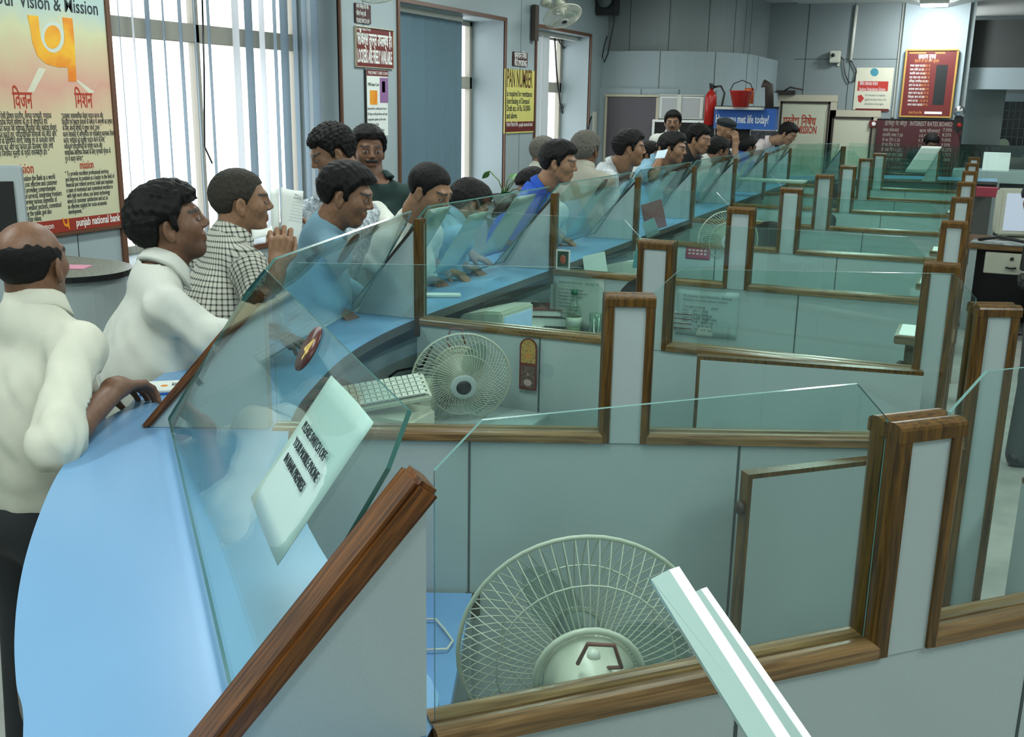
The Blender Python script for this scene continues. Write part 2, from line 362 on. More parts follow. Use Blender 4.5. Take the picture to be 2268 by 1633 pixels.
# ------------------------------------------------------------------ partitions
PARTS_G='cubicle partitions along the counter'
def bead_profile(w,h):   # cross-section (t,z) of the double bead
    pts=[];n=6
    for c in (-w/4,w/4):
        for i in range(n+1):
            a=PI-PI*i/n;pts.append((c+math.cos(a)*w/4,h-w/8+math.sin(a)*w/8))
    return [(-w/2,0)]+pts+[(w/2,0)]
def rail(mb,a,b,w,h,up=(0,0,1)):
    a=Vector(a);b=Vector(b);d=(b-a).normalized();up=Vector(up);s=up.cross(d).normalized()
    mb.prism([a+s*t+up*z for t,z in bead_profile(w,h)],b-a);return mb
TH=.062
def partition(origin,ang,L,mu,label,cap=True,ct=.02,endpost=True,ztop=1.41,zend=1.40,seams=(.52,1.22),fin=.31):
    e=empty('cubicle_partition',(*origin,0),math.radians(ang),label,'partition',PARTS_G)
    h=TH/2
    MB().box((.012,-h+.004,0),(L,h-.004,1.03)).build('lower_panel',LAM,e)
    m=MB()
    for u in seams:
        if u<L: m.box((u-.003,-h+.0025,0.0),(u+.003,h-.0025,1.029))
    m.build('panel_joint',SEAM,e)
    MB().prism([(-fin,-h+.008,1.051),(.0,-h+.008,1.051),(.0,-h+.008,ztop-.01)],(0,TH-.016,0)).build('fin_panel',LAM,e)
    if cap:
        MB().prism([(-fin-.022,-h-ct*.2,1.05),(-fin-.022+ct*1.3,-h-ct*.2,1.05),(.0+ct*.6,-h-ct*.2,ztop-.012),(-.012,-h-ct*.2,ztop+.012)],(0,TH+ct*.4,0)).build('fin_cap',WOODC,e,.007)
    else:
        MB().prism([(-fin-.006,-h+.006,1.05),(-fin,-h+.006,1.05),(.0,-h+.006,ztop-.008),(-.008,-h+.006,ztop)],(0,TH-.012,0)).build('fin_cap',DARK,e)
        MB().box((.0,-h-.002,0.98),(.026,h+.002,ztop+.03)).build('customer_post',WOODZ,e,.004)
    u0=.026 if not cap else .012
    m=MB();rail(m,(u0,0,1.03),(mu-.055,0,1.03),TH+.012,.028);m.build('rail',WOODX,e)
    m=MB();rail(m,(mu+.055,0,1.03),(L if endpost else L+.3,0,1.03),TH+.012,.028);m.build('rail',WOODX,e)
    def post(u,w,z0,z1,nm):
        pn=MB().box((u-w/2+.017,-h,z0),(u+w/2-.017,h,z1-.018)).build(nm,LAM,e)
        t=MB();rail(t,(u-w/2+.02,0,z0+.001),(u-w/2+.02,0,z1-.005),TH+.012,.026,up=(-1,0,0));rail(t,(u+w/2-.02,0,z0+.001),(u+w/2-.02,0,z1-.005),TH+.012,.026,up=(1,0,0));
        rail(t,(u-w/2-.004,0,z1-.02),(u+w/2+.004,0,z1-.02),TH+.014,.028)
        t.build('post_trim',WOODZ,pn)
    post(mu,.12,1.03,ztop,'middle_post')
    if endpost: post(L+.045,.10,0,zend,'end_post')
    def glass(a,b,nm='glass_pane'):
        c=.065;z0,z1,z2=1.05,1.42,1.482
        g=MB().prism([(a,-.003,z0),(b,-.003,z0),(b,-.003,z1),(b-c,-.003,z2),(a+c,-.003,z2),(a,-.003,z1)],(0,.006,0),0,1)
        return g.build(nm,[GLASS,GEDGEL],e)
    glass(u0+.006,mu-.06);glass(mu+.06,(L-.005) if endpost else L+.28)
    return e
P0=partition((-.609,1.092),45,1.35,.80,'nearest cubicle partition, brown sloping cap beside curved blue counter end',ct=.030,ztop=1.412,endpost=False,seams=(.49,1.08))
P1=partition((-1.613,2.094),24,1.80,.92,'second cubicle partition from the near end, fanned out between the two fans',zend=1.40,seams=(.52,1.22))
names=['third cubicle partition carrying a wall fan and a religious sticker','fourth cubicle partition with papers and a small deity picture','fifth cubicle partition with a red calendar card on its panel','sixth cubicle partition from the near end, behind the red calendar','seventh cubicle partition, beside a seated clerk in dark clothes','eighth cubicle partition from the near end','ninth cubicle partition, last straight one before the far curve']
ORG=[(-.609,1.092),(-1.613,2.094)]
for k in range(7):
    y=3.5+1.4*k;ORG.append((-1.962,y))
    if k==0: PP=partition((-1.962,y),2.5 if False else 1.5,1.84,.955,names[0],cap=False,seams=(.53,1.25))
    else:
        c=copy_tree(PP);c.location=(-1.962,y,0);tag(c,names[k])
Pf=copy_tree(PP);Pf.location=(-1.52,12.95,0);Pf.rotation_euler=(0,0,math.radians(-38));tag(Pf,'turned cubicle partition where the counter curves at the far end')
ORG.append((-1.52,12.95))
for ch in list(Pf.children):
    if ch.name.startswith(('rail','lower','panel_joint','end_post','middle','glass')):
        for g in list(ch.children): bpy.data.objects.remove(g)
        bpy.data.objects.remove(ch)
# ------------------------------------------------------------------ sloping glass screens between the fins
ANG=[45,24]+[1.5]*7+[-38]
def pt(k,u,v,z):
    a=math.radians(ANG[k]);o=ORG[k]
    return Vector((o[0]+u*math.cos(a)-v*math.sin(a),o[1]+u*math.sin(a)+v*math.cos(a),z))
SCR=[];SG='sloping glass screens along the customer side'
def screen(k,label):
    B0,B1=pt(k,-.245,.04,1.085),pt(k+1,-.235,-.045,1.075)
    T0,T1=pt(k,.01,.045,1.478),pt(k+1,.015,-.05,1.474)
    C0,C1=pt(k,-.028,.038,1.412),pt(k+1,-.025,-.036,1.412)
    n=(T1-T0).cross((B0+B1)/2-(T0+T1)/2).normalized()
    def fl(p): return p-n*(p-T0).dot(n)
    d=(T1-T0).normalized()
    poly=[fl(B0),fl(B1),fl(C1),T1-d*.03,T0+d*.03,fl(C0)]
    c=sum(poly,Vector())/6
    e=empty('sloping_glass_screen',c,0,label,'glass screen',SG);T=Matrix.Translation(-c)
    MB().prism([T@p for p in poly],n*.007,0,1).build('glass_pane',[GLASS,GEDGE],e)
    if n.z<0: n=-n
    SCR.append((e,c,T0,T1,fl(B0),fl(B1),n));return e
lb=['nearest sloping glass screen with the switch off mobile phone sheet','second sloping glass screen, in front of the man in the light blue shirt','third sloping glass screen, over the resting hand on the counter','fourth sloping glass screen, in front of the man in royal blue','fifth sloping glass screen with a maroon file seen behind it','sixth sloping glass screen from the near end','seventh sloping glass screen from the near end','eighth sloping glass screen, before the man in spectacles','ninth sloping glass screen, at the far curve']
for k in range(9): screen(k,lb[k])
# far facing screen: a vertical pane on the last stretch of the counter
e=empty('far_glass_screen',(-.5,13.4,0),0,'long glass screen facing us across the far end of the counter','glass screen')
MB().box((-1.0,-.003,1.06),(1.2,.003,1.47)).build('glass_pane',[GLASS],e)
MB().prism([(-.13,-.03,1.051),(.02,-.03,1.051),(.02,-.03,1.44)],(0,.05,0)).build('fin_panel',LAM,e)
MB().box((.02,-.03,1.051),(.045,.03,1.46)).build('post',WOODZ,e)
# ------------------------------------------------------------------ people: implicit surfaces turned into meshes
class SDF:
    def __init__(s,lo,hi,h):
        s.lo=np.array(lo,float);s.h=h;s.n=np.maximum(4,np.ceil((np.array(hi)-s.lo)/h).astype(int));s.g=np.full(s.n,.1,np.float32)
    def sub(s,lo,hi):
        a=np.clip(np.floor((np.array(lo)-s.lo)/s.h).astype(int),0,s.n);b=np.clip(np.ceil((np.array(hi)-s.lo)/s.h).astype(int)+1,0,s.n)
        if (b<=a).any(): return None,None
        ax=[(s.lo[i]+np.arange(a[i],b[i])*s.h).astype(np.float32) for i in range(3)]
        return tuple(slice(a[i],b[i]) for i in range(3)),np.meshgrid(*ax,indexing='ij',sparse=True)
    def op(s,sl,d,k,mode):
        g=s.g[sl]
        if mode=='u':
            h=np.clip(k-np.abs(g-d),0,None)/k;s.g[sl]=np.minimum(g,d)-h*h*k*.25
        elif mode=='s':
            d=-d;h=np.clip(k-np.abs(g-d),0,None)/k;s.g[sl]=np.maximum(g,d)+h*h*k*.25
    def ell(s,c,r,k=.01,R=None,mode='u',f=None):
        c=np.array(c,float);r=np.array(r,float);m=max(r)+k*1.5+.02
        sl,X=s.sub(c-m,c+m)
        if sl is None: return
        x,y,z=[X[i]-c[i] for i in range(3)]
        if R is not None:
            R=np.array(R);x,y,z=[R[i][0]*x+R[i][1]*y+R[i][2]*z for i in range(3)]
        q0=np.sqrt((x/r[0])**2+(y/r[1])**2+(z/r[2])**2);q1=np.sqrt((x/r[0]**2)**2+(y/r[1]**2)**2+(z/r[2]**2)**2)+1e-9
        d=q0*(q0-1)/q1
        if f is not None: d=f(d,x,y,z)
        s.op(sl,d.astype(np.float32),k,mode)
    def cap(s,a,b,ra,rb=None,k=.01,mode='u',wr=0,flat=None):
        a=np.array(a,float);b=np.array(b,float);rb=ra if rb is None else rb;m=max(ra,rb)+k*1.5+.02
        sl,X=s.sub(np.minimum(a,b)-m,np.maximum(a,b)+m)
        if sl is None: return
        ba=b-a;l2=max(ba@ba,1e-12);x,y,z=[X[i]-a[i] for i in range(3)]
        t=np.clip((x*ba[0]+y*ba[1]+z*ba[2])/l2,0,1)
        d=np.sqrt((x-ba[0]*t)**2+(y-ba[1]*t)**2+(z-ba[2]*t)**2)-(ra+(rb-ra)*t)
        if wr: d=d+wr*np.sin(X[0]*61+X[2]*47+np.sin(X[1]*50)*1.6)*np.sin(X[1]*43-X[2]*31)
        s.op(sl,d.astype(np.float32),k,mode)
    def mesh(s,name,m,parent=None,color=None,noise=0,attrs=None):
        g=vdb.FloatGrid(.1);g.copyFromArray(s.g)
        p,tr,q=g.convertToPolygons(isovalue=0.0,adaptivity=0)
        p=p*s.h+s.lo
        me=bpy.data.meshes.new(name);faces=[tuple(f) for f in q]+[tuple(f) for f in tr]
        me.from_pydata(p.tolist(),[],[f[::-1] for f in faces]);me.materials.append(m)
        me.polygons.foreach_set('use_smooth',[True]*len(me.polygons))
        if color is not None:
            a=me.color_attributes.new('Col','FLOAT_COLOR','POINT');c=np.ones((len(p),4),np.float32);c[:,:3]=color(p);a.data.foreach_set('color',c.ravel())
        o=bpy.data.objects.new(name,me);COL.objects.link(o)
        if parent: o.parent=parent;o.location=-parent.location
        return o
def rotm(az,pitch=0,roll=0):
    # head frame: x right, y forward, z up ; az = world angle of forward
    f=np.array([math.cos(az)*math.cos(pitch),math.sin(az)*math.cos(pitch),math.sin(pitch)])
    r=np.array([math.sin(az),-math.cos(az),0.0]);u=np.cross(r,f)
    cr,sr=math.cos(roll),math.sin(roll);r,u=cr*r+sr*u,-sr*r+cr*u
    return np.array([r,f,u])
SKINM=mat('skin',(.3,.15,.09),.5,attr='Col',bump=(220,.12));
HAIRM=mat('black_hair',(.0045,.004,.0035),.6,spec=.22,bump=(420,.6),scale=(1,1,.35));HAIRG=mat('grey_hair',(.14,.13,.11),.8,spec=.2,bump=(420,.6),var=(150,.5),scale=(1,1,.35));_=0;HAIRT=mat('thinning_dark_hair',(.035,.03,.022),.7,spec=.3,bump=(420,.6),var=(120,.5))
def step(x,a,b): t=np.clip((x-a)/(b-a),0,1);return t*t*(3-2*t)
def headprims(S,c,R,sc_,ears=True,must=False,open_=0):
    c=np.array(c)
    def P(x,y,z): return c+sc_*(np.array([x,y,z])@R)
    def E(p,r,k=.012,mode='u',RR=None): S.ell(P(*p),np.array(r)*sc_,k*sc_,R if RR is None else RR@R,mode)
    def C(a,b,ra,rb=None,k=.01,mode='u'): S.cap(P(*a),P(*b),ra*sc_,None if rb is None else rb*sc_,k*sc_,mode)
    E((0,-.014,.034),(.075,.094,.084),.01)
    E((0,.030,-.030),(.056,.058,.078),.04)
    E((0,.052,-.088),(.024,.024,.020),.03)
    for s in (-1,1):
        E((s*.040,.052,-.016),(.022,.026,.022),.025)
        C((s*.052,-.005,-.045),(s*.022,.055,-.088),.016,.013,.03)
    C((-.033,.080,.026),(.033,.080,.026),.012,None,.02)
    for s in (-1,1): E((s*.031,.102,.004),(.017,.014,.012),.012,'s')
    for s in (-1,1): E((s*.031,.0785,.004),(.0145,.0135,.0125),.004)
    C((0,.086,.018),(0,.1025,-.017),.0072,.0105,.012)
    for s in (-1,1): E((s*.0115,.094,-.023),(.0075,.0085,.0068),.007)
    C((-.017,.084,-.049),(.017,.084,-.049),.0072,None,.006);C((-.015,.083,-.061),(.015,.083,-.061),.0078,None,.006)
    C((-.022,.098,-.055),(.022,.098,-.055),.0028,None,.003,'s')
    if must: C((-.022,.090,-.040),(.022,.090,-.040),.0075,None,.006)
    for s in (-1,1):
        a=.35*s;RR=np.array([[math.cos(a),math.sin(a),0],[-math.sin(a),math.cos(a),0],[0,0,1]])
        E((s*.080,-.006,-.006),(.008,.019,.032),.006,'u',RR);E((s*.0885,-.001,-.004),(.007,.010,.018),.004,'s',RR);E((s*.078,-.002,-.034),(.006,.008,.009),.006)
    C((0,-.02,-.05),(0,-.04,-.11),.052,.056,.03)
def headcolor(p,c,R,sc_,skin,must=False,stub=.35,bald=False,brow=1):
    q=((p-np.array(c))@R.T)/sc_;x,y,z=q[:,0],q[:,1],q[:,2];ax=np.abs(x)
    col=np.tile(np.array(skin,np.float32),(len(p),1))
    n=.94+.10*np.sin(x*190+3*np.sin(y*120))*np.sin(z*170+2*np.sin(x*90));col*=n[:,None]
    def mix(w,t):
        nonlocal col;w=np.clip(w,0,1)[:,None];col=col*(1-w)+np.array(t,np.float32)*w
    face=(y>.03)&(np.abs(z)<.13)&(ax<.07)
    st=step(-z,.035,.06)*step(y,-.01,.03)*(1-step(-z,.125,.14))*step(.078-ax,0,.006)*stub
    mix(st,np.array(skin)*.25)
    mix(((ax<.024)&(z<-.043)&(z>-.068)&(y>.07))*.6,(skin[0]*.8,skin[1]*.55,skin[2]*.6))
    mix(((np.abs(z-.030-.05*(.035-ax))<.0052)&(ax>.010)&(ax<.052)&(y>.055))*.92*brow,(.012,.01,.008))
    ed=((ax-.031)/.0145)**2+((z-.003)/.0048)**2
    mix(((ed<1.5)&(y>.07))*.8,(.03,.015,.01));mix(((ed<.85)&(y>.07))*1.0,(.30,.27,.24))
    mix((((ax-.031)**2+(z-.004)**2<.0057**2)&(y>.07))*1.0,(.012,.008,.006))
    if must: mix(((ax<.033-.25*np.abs(z+.040))&(np.abs(z+.040+.12*ax)<.008)&(y>.065))*1.0,(.012,.01,.008))
    return col
def hairmesh(c,R,sc_,style,m,parent,h=.003):
    c=np.array(c);S=SDF(c-.17*sc_,c+.17*sc_,h)
    t={'full':.016,'curly':.021,'short':.009,'bald':.005,'thin':.006,'cap':.010,'wave':.020}[style]
    ph=c[0]*50
    def f(d,x,y,z):
        # x,y,z head-local metres (scaled)
        x=x/sc_;y=y/sc_-.014;z=z/sc_+.034
        d=d/sc_-t*(1+.0*z)
        if style in('full','wave'): d=d-.010*np.clip((y)/.08,-.3,1)*(z>.04)-.004
        if style=='thin': d=d-.002
        amp={'curly':.0035,'wave':.0028,'full':.0016,'short':.0008,'bald':.0005,'thin':.001,'cap':0}[style]
        fr={'curly':230,'wave':170,'full':160}.get(style,240)
        d=d+amp*(np.sin(x*fr+ph+2*np.sin(z*90))*np.sin(y*fr*.9+2*np.sin(x*70))+.7*np.sin(z*fr*1.1+y*60+ph)*np.sin(x*fr*.8-y*40))
        # lower border by forward position
        zb=np.where(y>.060,.068,np.where(y>.012,-.005+ (y-.012)/.048*.073,np.where(y>-.028,.020+.0*y,np.where(y>-.052,.020-(-.028-y)/.024*.089,-.069))))
        if style in('short','full','wave','curly'): zb=np.where((y>.005)&(y<.024),-.018,zb)
        if style in('wave','curly'): zb=np.where(y>.06,.058,zb)
        if style in('bald',): zb=np.where(y>.03,.2,zb)
        if style=='cap': zb=np.where(y>-.2,.045,zb)
        d=d+(t-.004)*(1-step(z-zb,0,.03))
        d=np.maximum(d,(zb-z)*.8+.0012*np.sin(x*300+y*200))
        if style=='bald': d=np.maximum(d,(z-(.070-.35*np.clip(y+.05,0,1)+.004*np.sin(x*160)+.003*np.sin(y*210+x*90))))
        if style=='cap': pass
        d=np.maximum(d,-(( (x/.072)**2+((y-.034)/.066)**2+((z+.03)/.098)**2)**.5-1)*.05) if style!='cap' else d
        return d*sc_
    S.ell(c+sc_*(np.array([0,-.014,.034])@R),np.array((.076,.095,.085))*sc_,.002,R,'u',f)
    if style=='cap':
        P=lambda x,y,z:c+sc_*(np.array([x,y,z])@R)
        S.ell(P(0,-.012,.085),np.array((.092,.108,.040))*sc_,.02,R);S.ell(P(0,.085,.052),np.array((.06,.045,.006))*sc_,.008,R)
    return S.mesh('hair' if style!='cap' else 'peaked_cap',m,parent)
def hand(S,w,d,n,side,curl=.5,k=1.0,spread=.12,thumb=.6,sp=0):
    # w wrist, d direction, n palm normal (palm side), side: direction of the thumb
    w,d,n,sd=[np.array(v,float) for v in (w,d,n,side)];d/=np.linalg.norm(d);n-=d*(n@d);n/=np.linalg.norm(n);sd-=d*(sd@d)+n*(sd@n);sd/=np.linalg.norm(sd)
    S.cap(w-d*.03,w+d*.02,.026*k,.024*k,.02)
    for i in range(4):
        o=(1.5-i)*.0195*k
        kn=w+d*.092*k*(1-.05*abs(i-1))+sd*o;S.cap(w+d*.018+sd*o*.7,kn,.0125*k,.0105*k,.010)
        L=[.044,.049,.046,.036][i]*k;a=0;p=kn;cu=curl*(1+.12*i)
        for j,(l,r) in enumerate(((L,.0088),(L*.62,.0080),(L*.5,.0072))):
            a+=cu*(.75 if j==0 else 1.0);dd=d*math.cos(a)+n*math.sin(a)+sd*(1.5-i)*spread*.4
            q=p+dd*l;S.cap(p,q,r*k,r*.93*k,.0035);p=q
    t0=w+d*.02+sd*.022*k;t1=t0+(d*.55+sd*.62+n*.35)*.042*k;t2=t1+(d*(.9)+sd*.25*(1-thumb)+n*thumb)*.032*k;t3=t2+(d*.85+n*thumb)*.026*k
    S.cap(t0,t1,.0145*k,.0115*k,.010);S.cap(t1,t2,.0105*k,.0095*k,.004);S.cap(t2,t3,.0095*k,.008*k,.004)
TROUS=mat('dark_trousers',(.012,.014,.017),.8,bump=(200,.2))
_oy=np.array([p.y for p in outer]);_ox=np.array([p.x for p in outer])
_n=int((_oy<11.6).sum())
def outx(y): return float(np.interp(y,_oy[:_n],_ox[:_n]))
def person(name,label,head,rel,pitch=0,roll=0,skin=(.24,.12,.065),hair='full',hm=None,shirt=None,must=False,stub=.35,neck=None,body_rel=None,arms=(),sc_=1.0,hh=.004,group='customers standing along the counter',hip=None,lean=0,extra=None,legs=True,brow=1,sleeve='short',collar=True,trous=None,bulk=1.0,azabs=None,bazabs=None,atc=True):
    px,py,dep=head;c=np.array(atD(px,py,dep));az=azabs if azabs is not None else los(px,py)-PI/2+math.radians(rel)
    baz=bazabs if bazabs is not None else (az if body_rel is None else los(px,py)-PI/2+math.radians(body_rel))
    R=rotm(az,math.radians(pitch),math.radians(roll))
    nb=c+sc_*(np.array([0,-.05,-.135])@R) if neck is None else np.array(atD(*neck))
    if atc: nb[0]=min(nb[0],outx(nb[1])+.10)
    F=np.array([math.cos(baz),math.sin(baz),0]);Rt=np.array([math.sin(baz),-math.cos(baz),0]);U=np.array([0,0,1.0])
    e=empty('person',(float(c[0]),float(c[1]),0),0,label,'person',group)
    hp=nb-F*lean-U*.52 if hip is None else np.array(hip)
    hp[2]=nb[2]-.52
    if atc: hp[0]=min(hp[0],outx(hp[1])-.10-.02)
    mid=(nb+hp)/2
    lo=np.minimum(c,hp)-.45;hi=np.maximum(c,hp)+.45;hi[2]=c[2]+.16
    al=[]
    for a in arms:   # dict(side=±1, elbow, wrist, hand dir, n, thumb, curl)
        al.append(a)
        for q in('elbow','wrist'): 
            v=np.array(a[q]);lo=np.minimum(lo,v-.22);hi=np.maximum(hi,v+.22)
    lo[2]=hp[2]-.1
    S=SDF(lo,hi,hh)
    headprims(S,c,R,sc_,must=must)
    S.cap(c+sc_*(np.array([0,-.025,-.06])@R),nb+F*.01,.053*sc_,.058*sc_,.03)
    shl=[nb-U*.060-Rt*.175*s_*-1*bulk for s_ in (-1,1)]  # index0 left(-1) ,1 right
    shd={-1:nb-U*.06-Rt*.172*bulk,1:nb-U*.06+Rt*.172*bulk}
    S.cap(nb-U*.12+F*.01,hp+U*.1,.07,.09,.05);S.cap(shd[-1]*.8+nb*.2,shd[1]*.8+nb*.2,.04,None,.05)
    for a in al:
        s0=shd[a['side']];el=np.array(a['elbow']);wr=np.array(a['wrist'])
        S.cap(s0,el,.043,.038,.02);S.cap(el,el+(wr-el)*.35,.040,.040,.02);S.cap(el+(wr-el)*.3,wr,.040,.026,.015)
        hand(S,wr,a.get('d',wr-el),a['n'],a['t'],a.get('curl',.5),a.get('k',1.0),thumb=a.get('thumb',.6))
    for s_ in (-1,1):
        if not any(a['side']==s_ for a in al):
            if atc:
                el=shd[s_]+(-U*.22+F*.08+Rt*s_*.05);el[0]=min(el[0],outx(el[1])+.02);wr=el+np.array([.10,.0,0])+F*.03;wr[2]=1.095;el[2]=max(el[2],1.13)
            else: el=shd[s_]+(-U*.27-F*.02+Rt*s_*.05);wr=el+(-U*.24+F*.06)
            S.cap(shd[s_],el,.042,.037,.02);S.cap(el,wr,.038,.026,.015);hand(S,wr,wr-el,-U,-Rt*s_,.4)
            al.append(dict(side=s_,elbow=el,wrist=wr))
    body=S.mesh('body',SKINM,e,color=lambda p:headcolor(p,c,R,sc_,skin,must,stub,brow=brow))
    if hair:
        hairmesh(c,R,sc_,hair,hm or HAIRM,e,h=min(hh,.0035))
    # shirt
    g=.0065 if hh<.005 else .009
    S=SDF(lo,hi,g)
    W_=.0042
    def ws(d,x,y,z): return d+W_*np.sin(x*38+z*31+2*np.sin(y*30))*np.sin(z*26-y*21)+.0016*np.sin(x*95+z*22+3*np.sin(z*19+y*12))
    RB=np.array([Rt,F,U])
    nk=c+sc_*(np.array([0,-.025,-.06])@R)
    ch=nb-U*.20+(hp-nb)*.1;be=nb+(hp-nb)*.75;
    S.ell(ch,(.185*bulk,.125*bulk,.24),.05,RB,f=ws);S.ell(be,(.165*bulk,.13*bulk,.26),.08,RB,f=ws)
    S.cap(shd[-1]-U*.005,nb-U*.012,.060,.066,.05);S.cap(shd[1]-U*.005,nb-U*.012,.060,.066,.05);S.cap(nb-U*.02,nb+(nk-nb)*.25,.07,.066,.03)
    for a in al:
        s0=shd[a['side']];el=np.array(a['elbow']);wr=np.array(a['wrist'])
        if sleeve=='short':
            en=s0+(el-s0)*.84;S.cap(s0,en,.066,.066,.04,wr=.004);S.cap(s0+(el-s0)*.97,el+(el-s0)*.12,.055,.06,.006,mode='s')
        else:
            S.cap(s0,el,.064,.056,.03,wr=.005);en=el+(wr-el)*(.92 if sleeve=='long' else .45);
            if sleeve=='half': en=el+(wr-el)*.16
            S.cap(el,en,.056 if sleeve=='long' else .052,.042 if sleeve=='long' else .056,.03,wr=.004)
            if sleeve=='half': S.cap(el+(wr-el)*.24,el+(wr-el)*.66,.047,.085,.004,mode='s')
    S.cap(nb+U*.035+F*.012,nk+U*.0,.056*sc_,.060*sc_,.008,mode='s')
    S.g[:,:,:max(1,int((hp[2]-.08-lo[2])/g))]=.1
    sh=S.mesh('shirt',shirt,e)
    me=sh.data;n=len(me.vertices);co_=np.empty(n*3,np.float32);me.vertices.foreach_get('co',co_);co_=co_.reshape(-1,3)
    q=(co_-nb)@RB.T;pat=np.zeros((n,3),np.float32);ang=np.arctan2(q[:,0],-q[:,1]);pat[:,0]=ang*.17;pat[:,2]=q[:,2]
    for a in al:
        s0=shd[a['side']];el=np.array(a['elbow']);wr=np.array(a['wrist'])
        for (A,B,rr) in ((s0,el,.075),(el,wr,.07)):
            ba=B-A;t=np.clip(((co_-A)@ba)/(ba@ba),.12 if A is s0 else 0,1);dd=np.linalg.norm(co_-A-t[:,None]*ba,axis=1)
            mk=(dd<rr)&(np.abs(q[:,0])>.165*bulk) if A is s0 else (dd<rr)&((co_-hp)@F>.1)
            u=ba/np.linalg.norm(ba);v1=np.cross(u,F if abs(u@F)<.8 else U);v1/=np.linalg.norm(v1);v2=np.cross(u,v1);r_=co_-A
            pat[mk,0]=np.arctan2(r_[mk]@v1,r_[mk]@v2)*.06;pat[mk,2]=(r_[mk]@u)
    at=me.attributes.new('pat','FLOAT_VECTOR','POINT');at.data.foreach_set('vector',pat.ravel())
    if collar:
        m=MB();ring=[];top=[];nn=28;nt=(nk-nb);nt=nt/np.linalg.norm(nt)
        ax1=Rt-nt*(Rt@nt);ax1/=np.linalg.norm(ax1);ax2=np.cross(nt,ax1)
        ax2=ax2 if ax2@F>0 else -ax2
        for i in range(nn+1):
            t=math.radians(90+22)+math.radians(360-44)*i/nn
            dr=ax1*math.cos(t)+ax2*math.sin(t);fr=max(0,math.sin(t))
            b0=nb+F*.014+nt*.022;p0=b0+dr*.062*sc_+nt*(.045-.018*fr);p1=b0+dr*(.083+.012*fr)*sc_+nt*(.008-.035*fr)
            pm=b0+dr*.0725*sc_+nt*(.046-.018*fr)
            ring.append((p0,pm,p1))
        vs=[];fs=[]
        for r_ in ring:
            for p in r_: vs.append(p)
            vs.append(r_[2]-(r_[2]-r_[0])*.03-nt*.006);vs.append(r_[0]-nt*.05)
        for i in range(nn):
            for j in range(5):
                a_=i*5+j;b_=i*5+(j+1)%5;fs.append((a_,b_,b_+5,a_+5))
        fs+=[tuple(range(5)),tuple(range(nn*5,nn*5+5))[::-1]]
        m.add(vs,fs,0,True);co2=m.build('collar',shirt,e);co2.location=-e.location;n2=len(co2.data.vertices);c2=np.empty(n2*3,np.float32);co2.data.vertices.foreach_get('co',c2);q2=(c2.reshape(-1,3)-nb)@RB.T;p2=np.zeros((n2,3),np.float32);p2[:,0]=np.arctan2(q2[:,0],-q2[:,1])*.07+.012;p2[:,2]=q2[:,2]+.006;co2.data.attributes.new('pat','FLOAT_VECTOR','POINT').data.foreach_set('vector',p2.ravel())
    if legs:
        g=.014;lo2=np.array([min(hp[0],hp[0])-.3,hp[1]-.3,-.02]);hi2=np.array([hp[0]+.3,hp[1]+.3,hp[2]+.12])
        S=SDF(lo2,hi2,g)
        S.ell(hp-U*.02,(.165*bulk,.125*bulk,.12),.05,RB)
        for s_ in(-1,1):
            h0=hp+Rt*s_*.09*bulk-U*.08;kn=np.array([h0[0],h0[1],.50])+F*.02;an=np.array([h0[0],h0[1],.06])-F*.02
            S.cap(h0,kn,.095*bulk,.078*bulk,.04);S.cap(kn,an,.078*bulk,.07,.02)
        S.mesh('trousers',trous or TROUS,e)
        S=SDF((hp[0]-.35,hp[1]-.35,-.01),(hp[0]+.35,hp[1]+.35,.12),.01)
        for s_ in(-1,1):
            a0=hp+Rt*s_*.09;S.cap((a0[0]-F[0]*.06,a0[1]-F[1]*.06,.045),(a0[0]+F[0]*.14,a0[1]+F[1]*.14,.035),.042,.036,.02)
        S.g[:,:,:2]=.1
        S.mesh('shoes',BLACK,e)
    return e,c,R,nb,F,Rt
def cloth(name,color,rough=.85,bump=(500,.25)): return mat(name,color,rough,bump=bump,var=(9,.06),spec=.25)
def checked(name,base,line,step_,lw,line2=None,soft=False):
    m=bpy.data.materials.new(name);m.use_nodes=True;nt=m.node_tree;N=nt.nodes;L=nt.links;b=N['Principled BSDF'];b.inputs['Roughness'].default_value=.85;b.inputs['Specular IOR Level'].default_value=.25
    a=N.new('ShaderNodeAttribute');a.attribute_name='pat';sx=N.new('ShaderNodeSeparateXYZ');L.new(a.outputs['Vector'],sx.inputs[0])
    fac=[]
    for o in('X','Z'):
        d=N.new('ShaderNodeMath');d.operation='DIVIDE';d.inputs[1].default_value=step_;L.new(sx.outputs[o],d.inputs[0])
        f=N.new('ShaderNodeMath');f.operation='FRACT';L.new(d.outputs[0],f.inputs[0])
        l=N.new('ShaderNodeMath');l.operation='LESS_THAN';l.inputs[1].default_value=lw;L.new(f.outputs[0],l.inputs[0]);fac.append(l)
    s=N.new('ShaderNodeMath');s.operation='ADD';L.new(fac[0].outputs[0],s.inputs[0]);L.new(fac[1].outputs[0],s.inputs[1])
    mu=N.new('ShaderNodeMath');mu.operation='MULTIPLY';mu.inputs[1].default_value=.62;mu.use_clamp=True;L.new(s.outputs[0],mu.inputs[0])
    mx=N.new('ShaderNodeMixRGB');mx.inputs[1].default_value=(*base,1);mx.inputs[2].default_value=(*line,1);L.new(mu.outputs[0],mx.inputs[0]);L.new(mx.outputs[0],b.inputs['Base Color'])
    return m
SH_W=cloth('white_cotton',(.62,.64,.58));SH_C=cloth('cream_cotton',(.60,.60,.50));SH_B=cloth('light_blue_cotton',(.20,.36,.46));SH_G=cloth('dark_green_cotton',(.022,.045,.040));SH_R=cloth('royal_blue_jersey',(.02,.08,.42))
SH_K=checked('black_check_shirt',(.60,.60,.52),(.02,.03,.025),.019,.30)
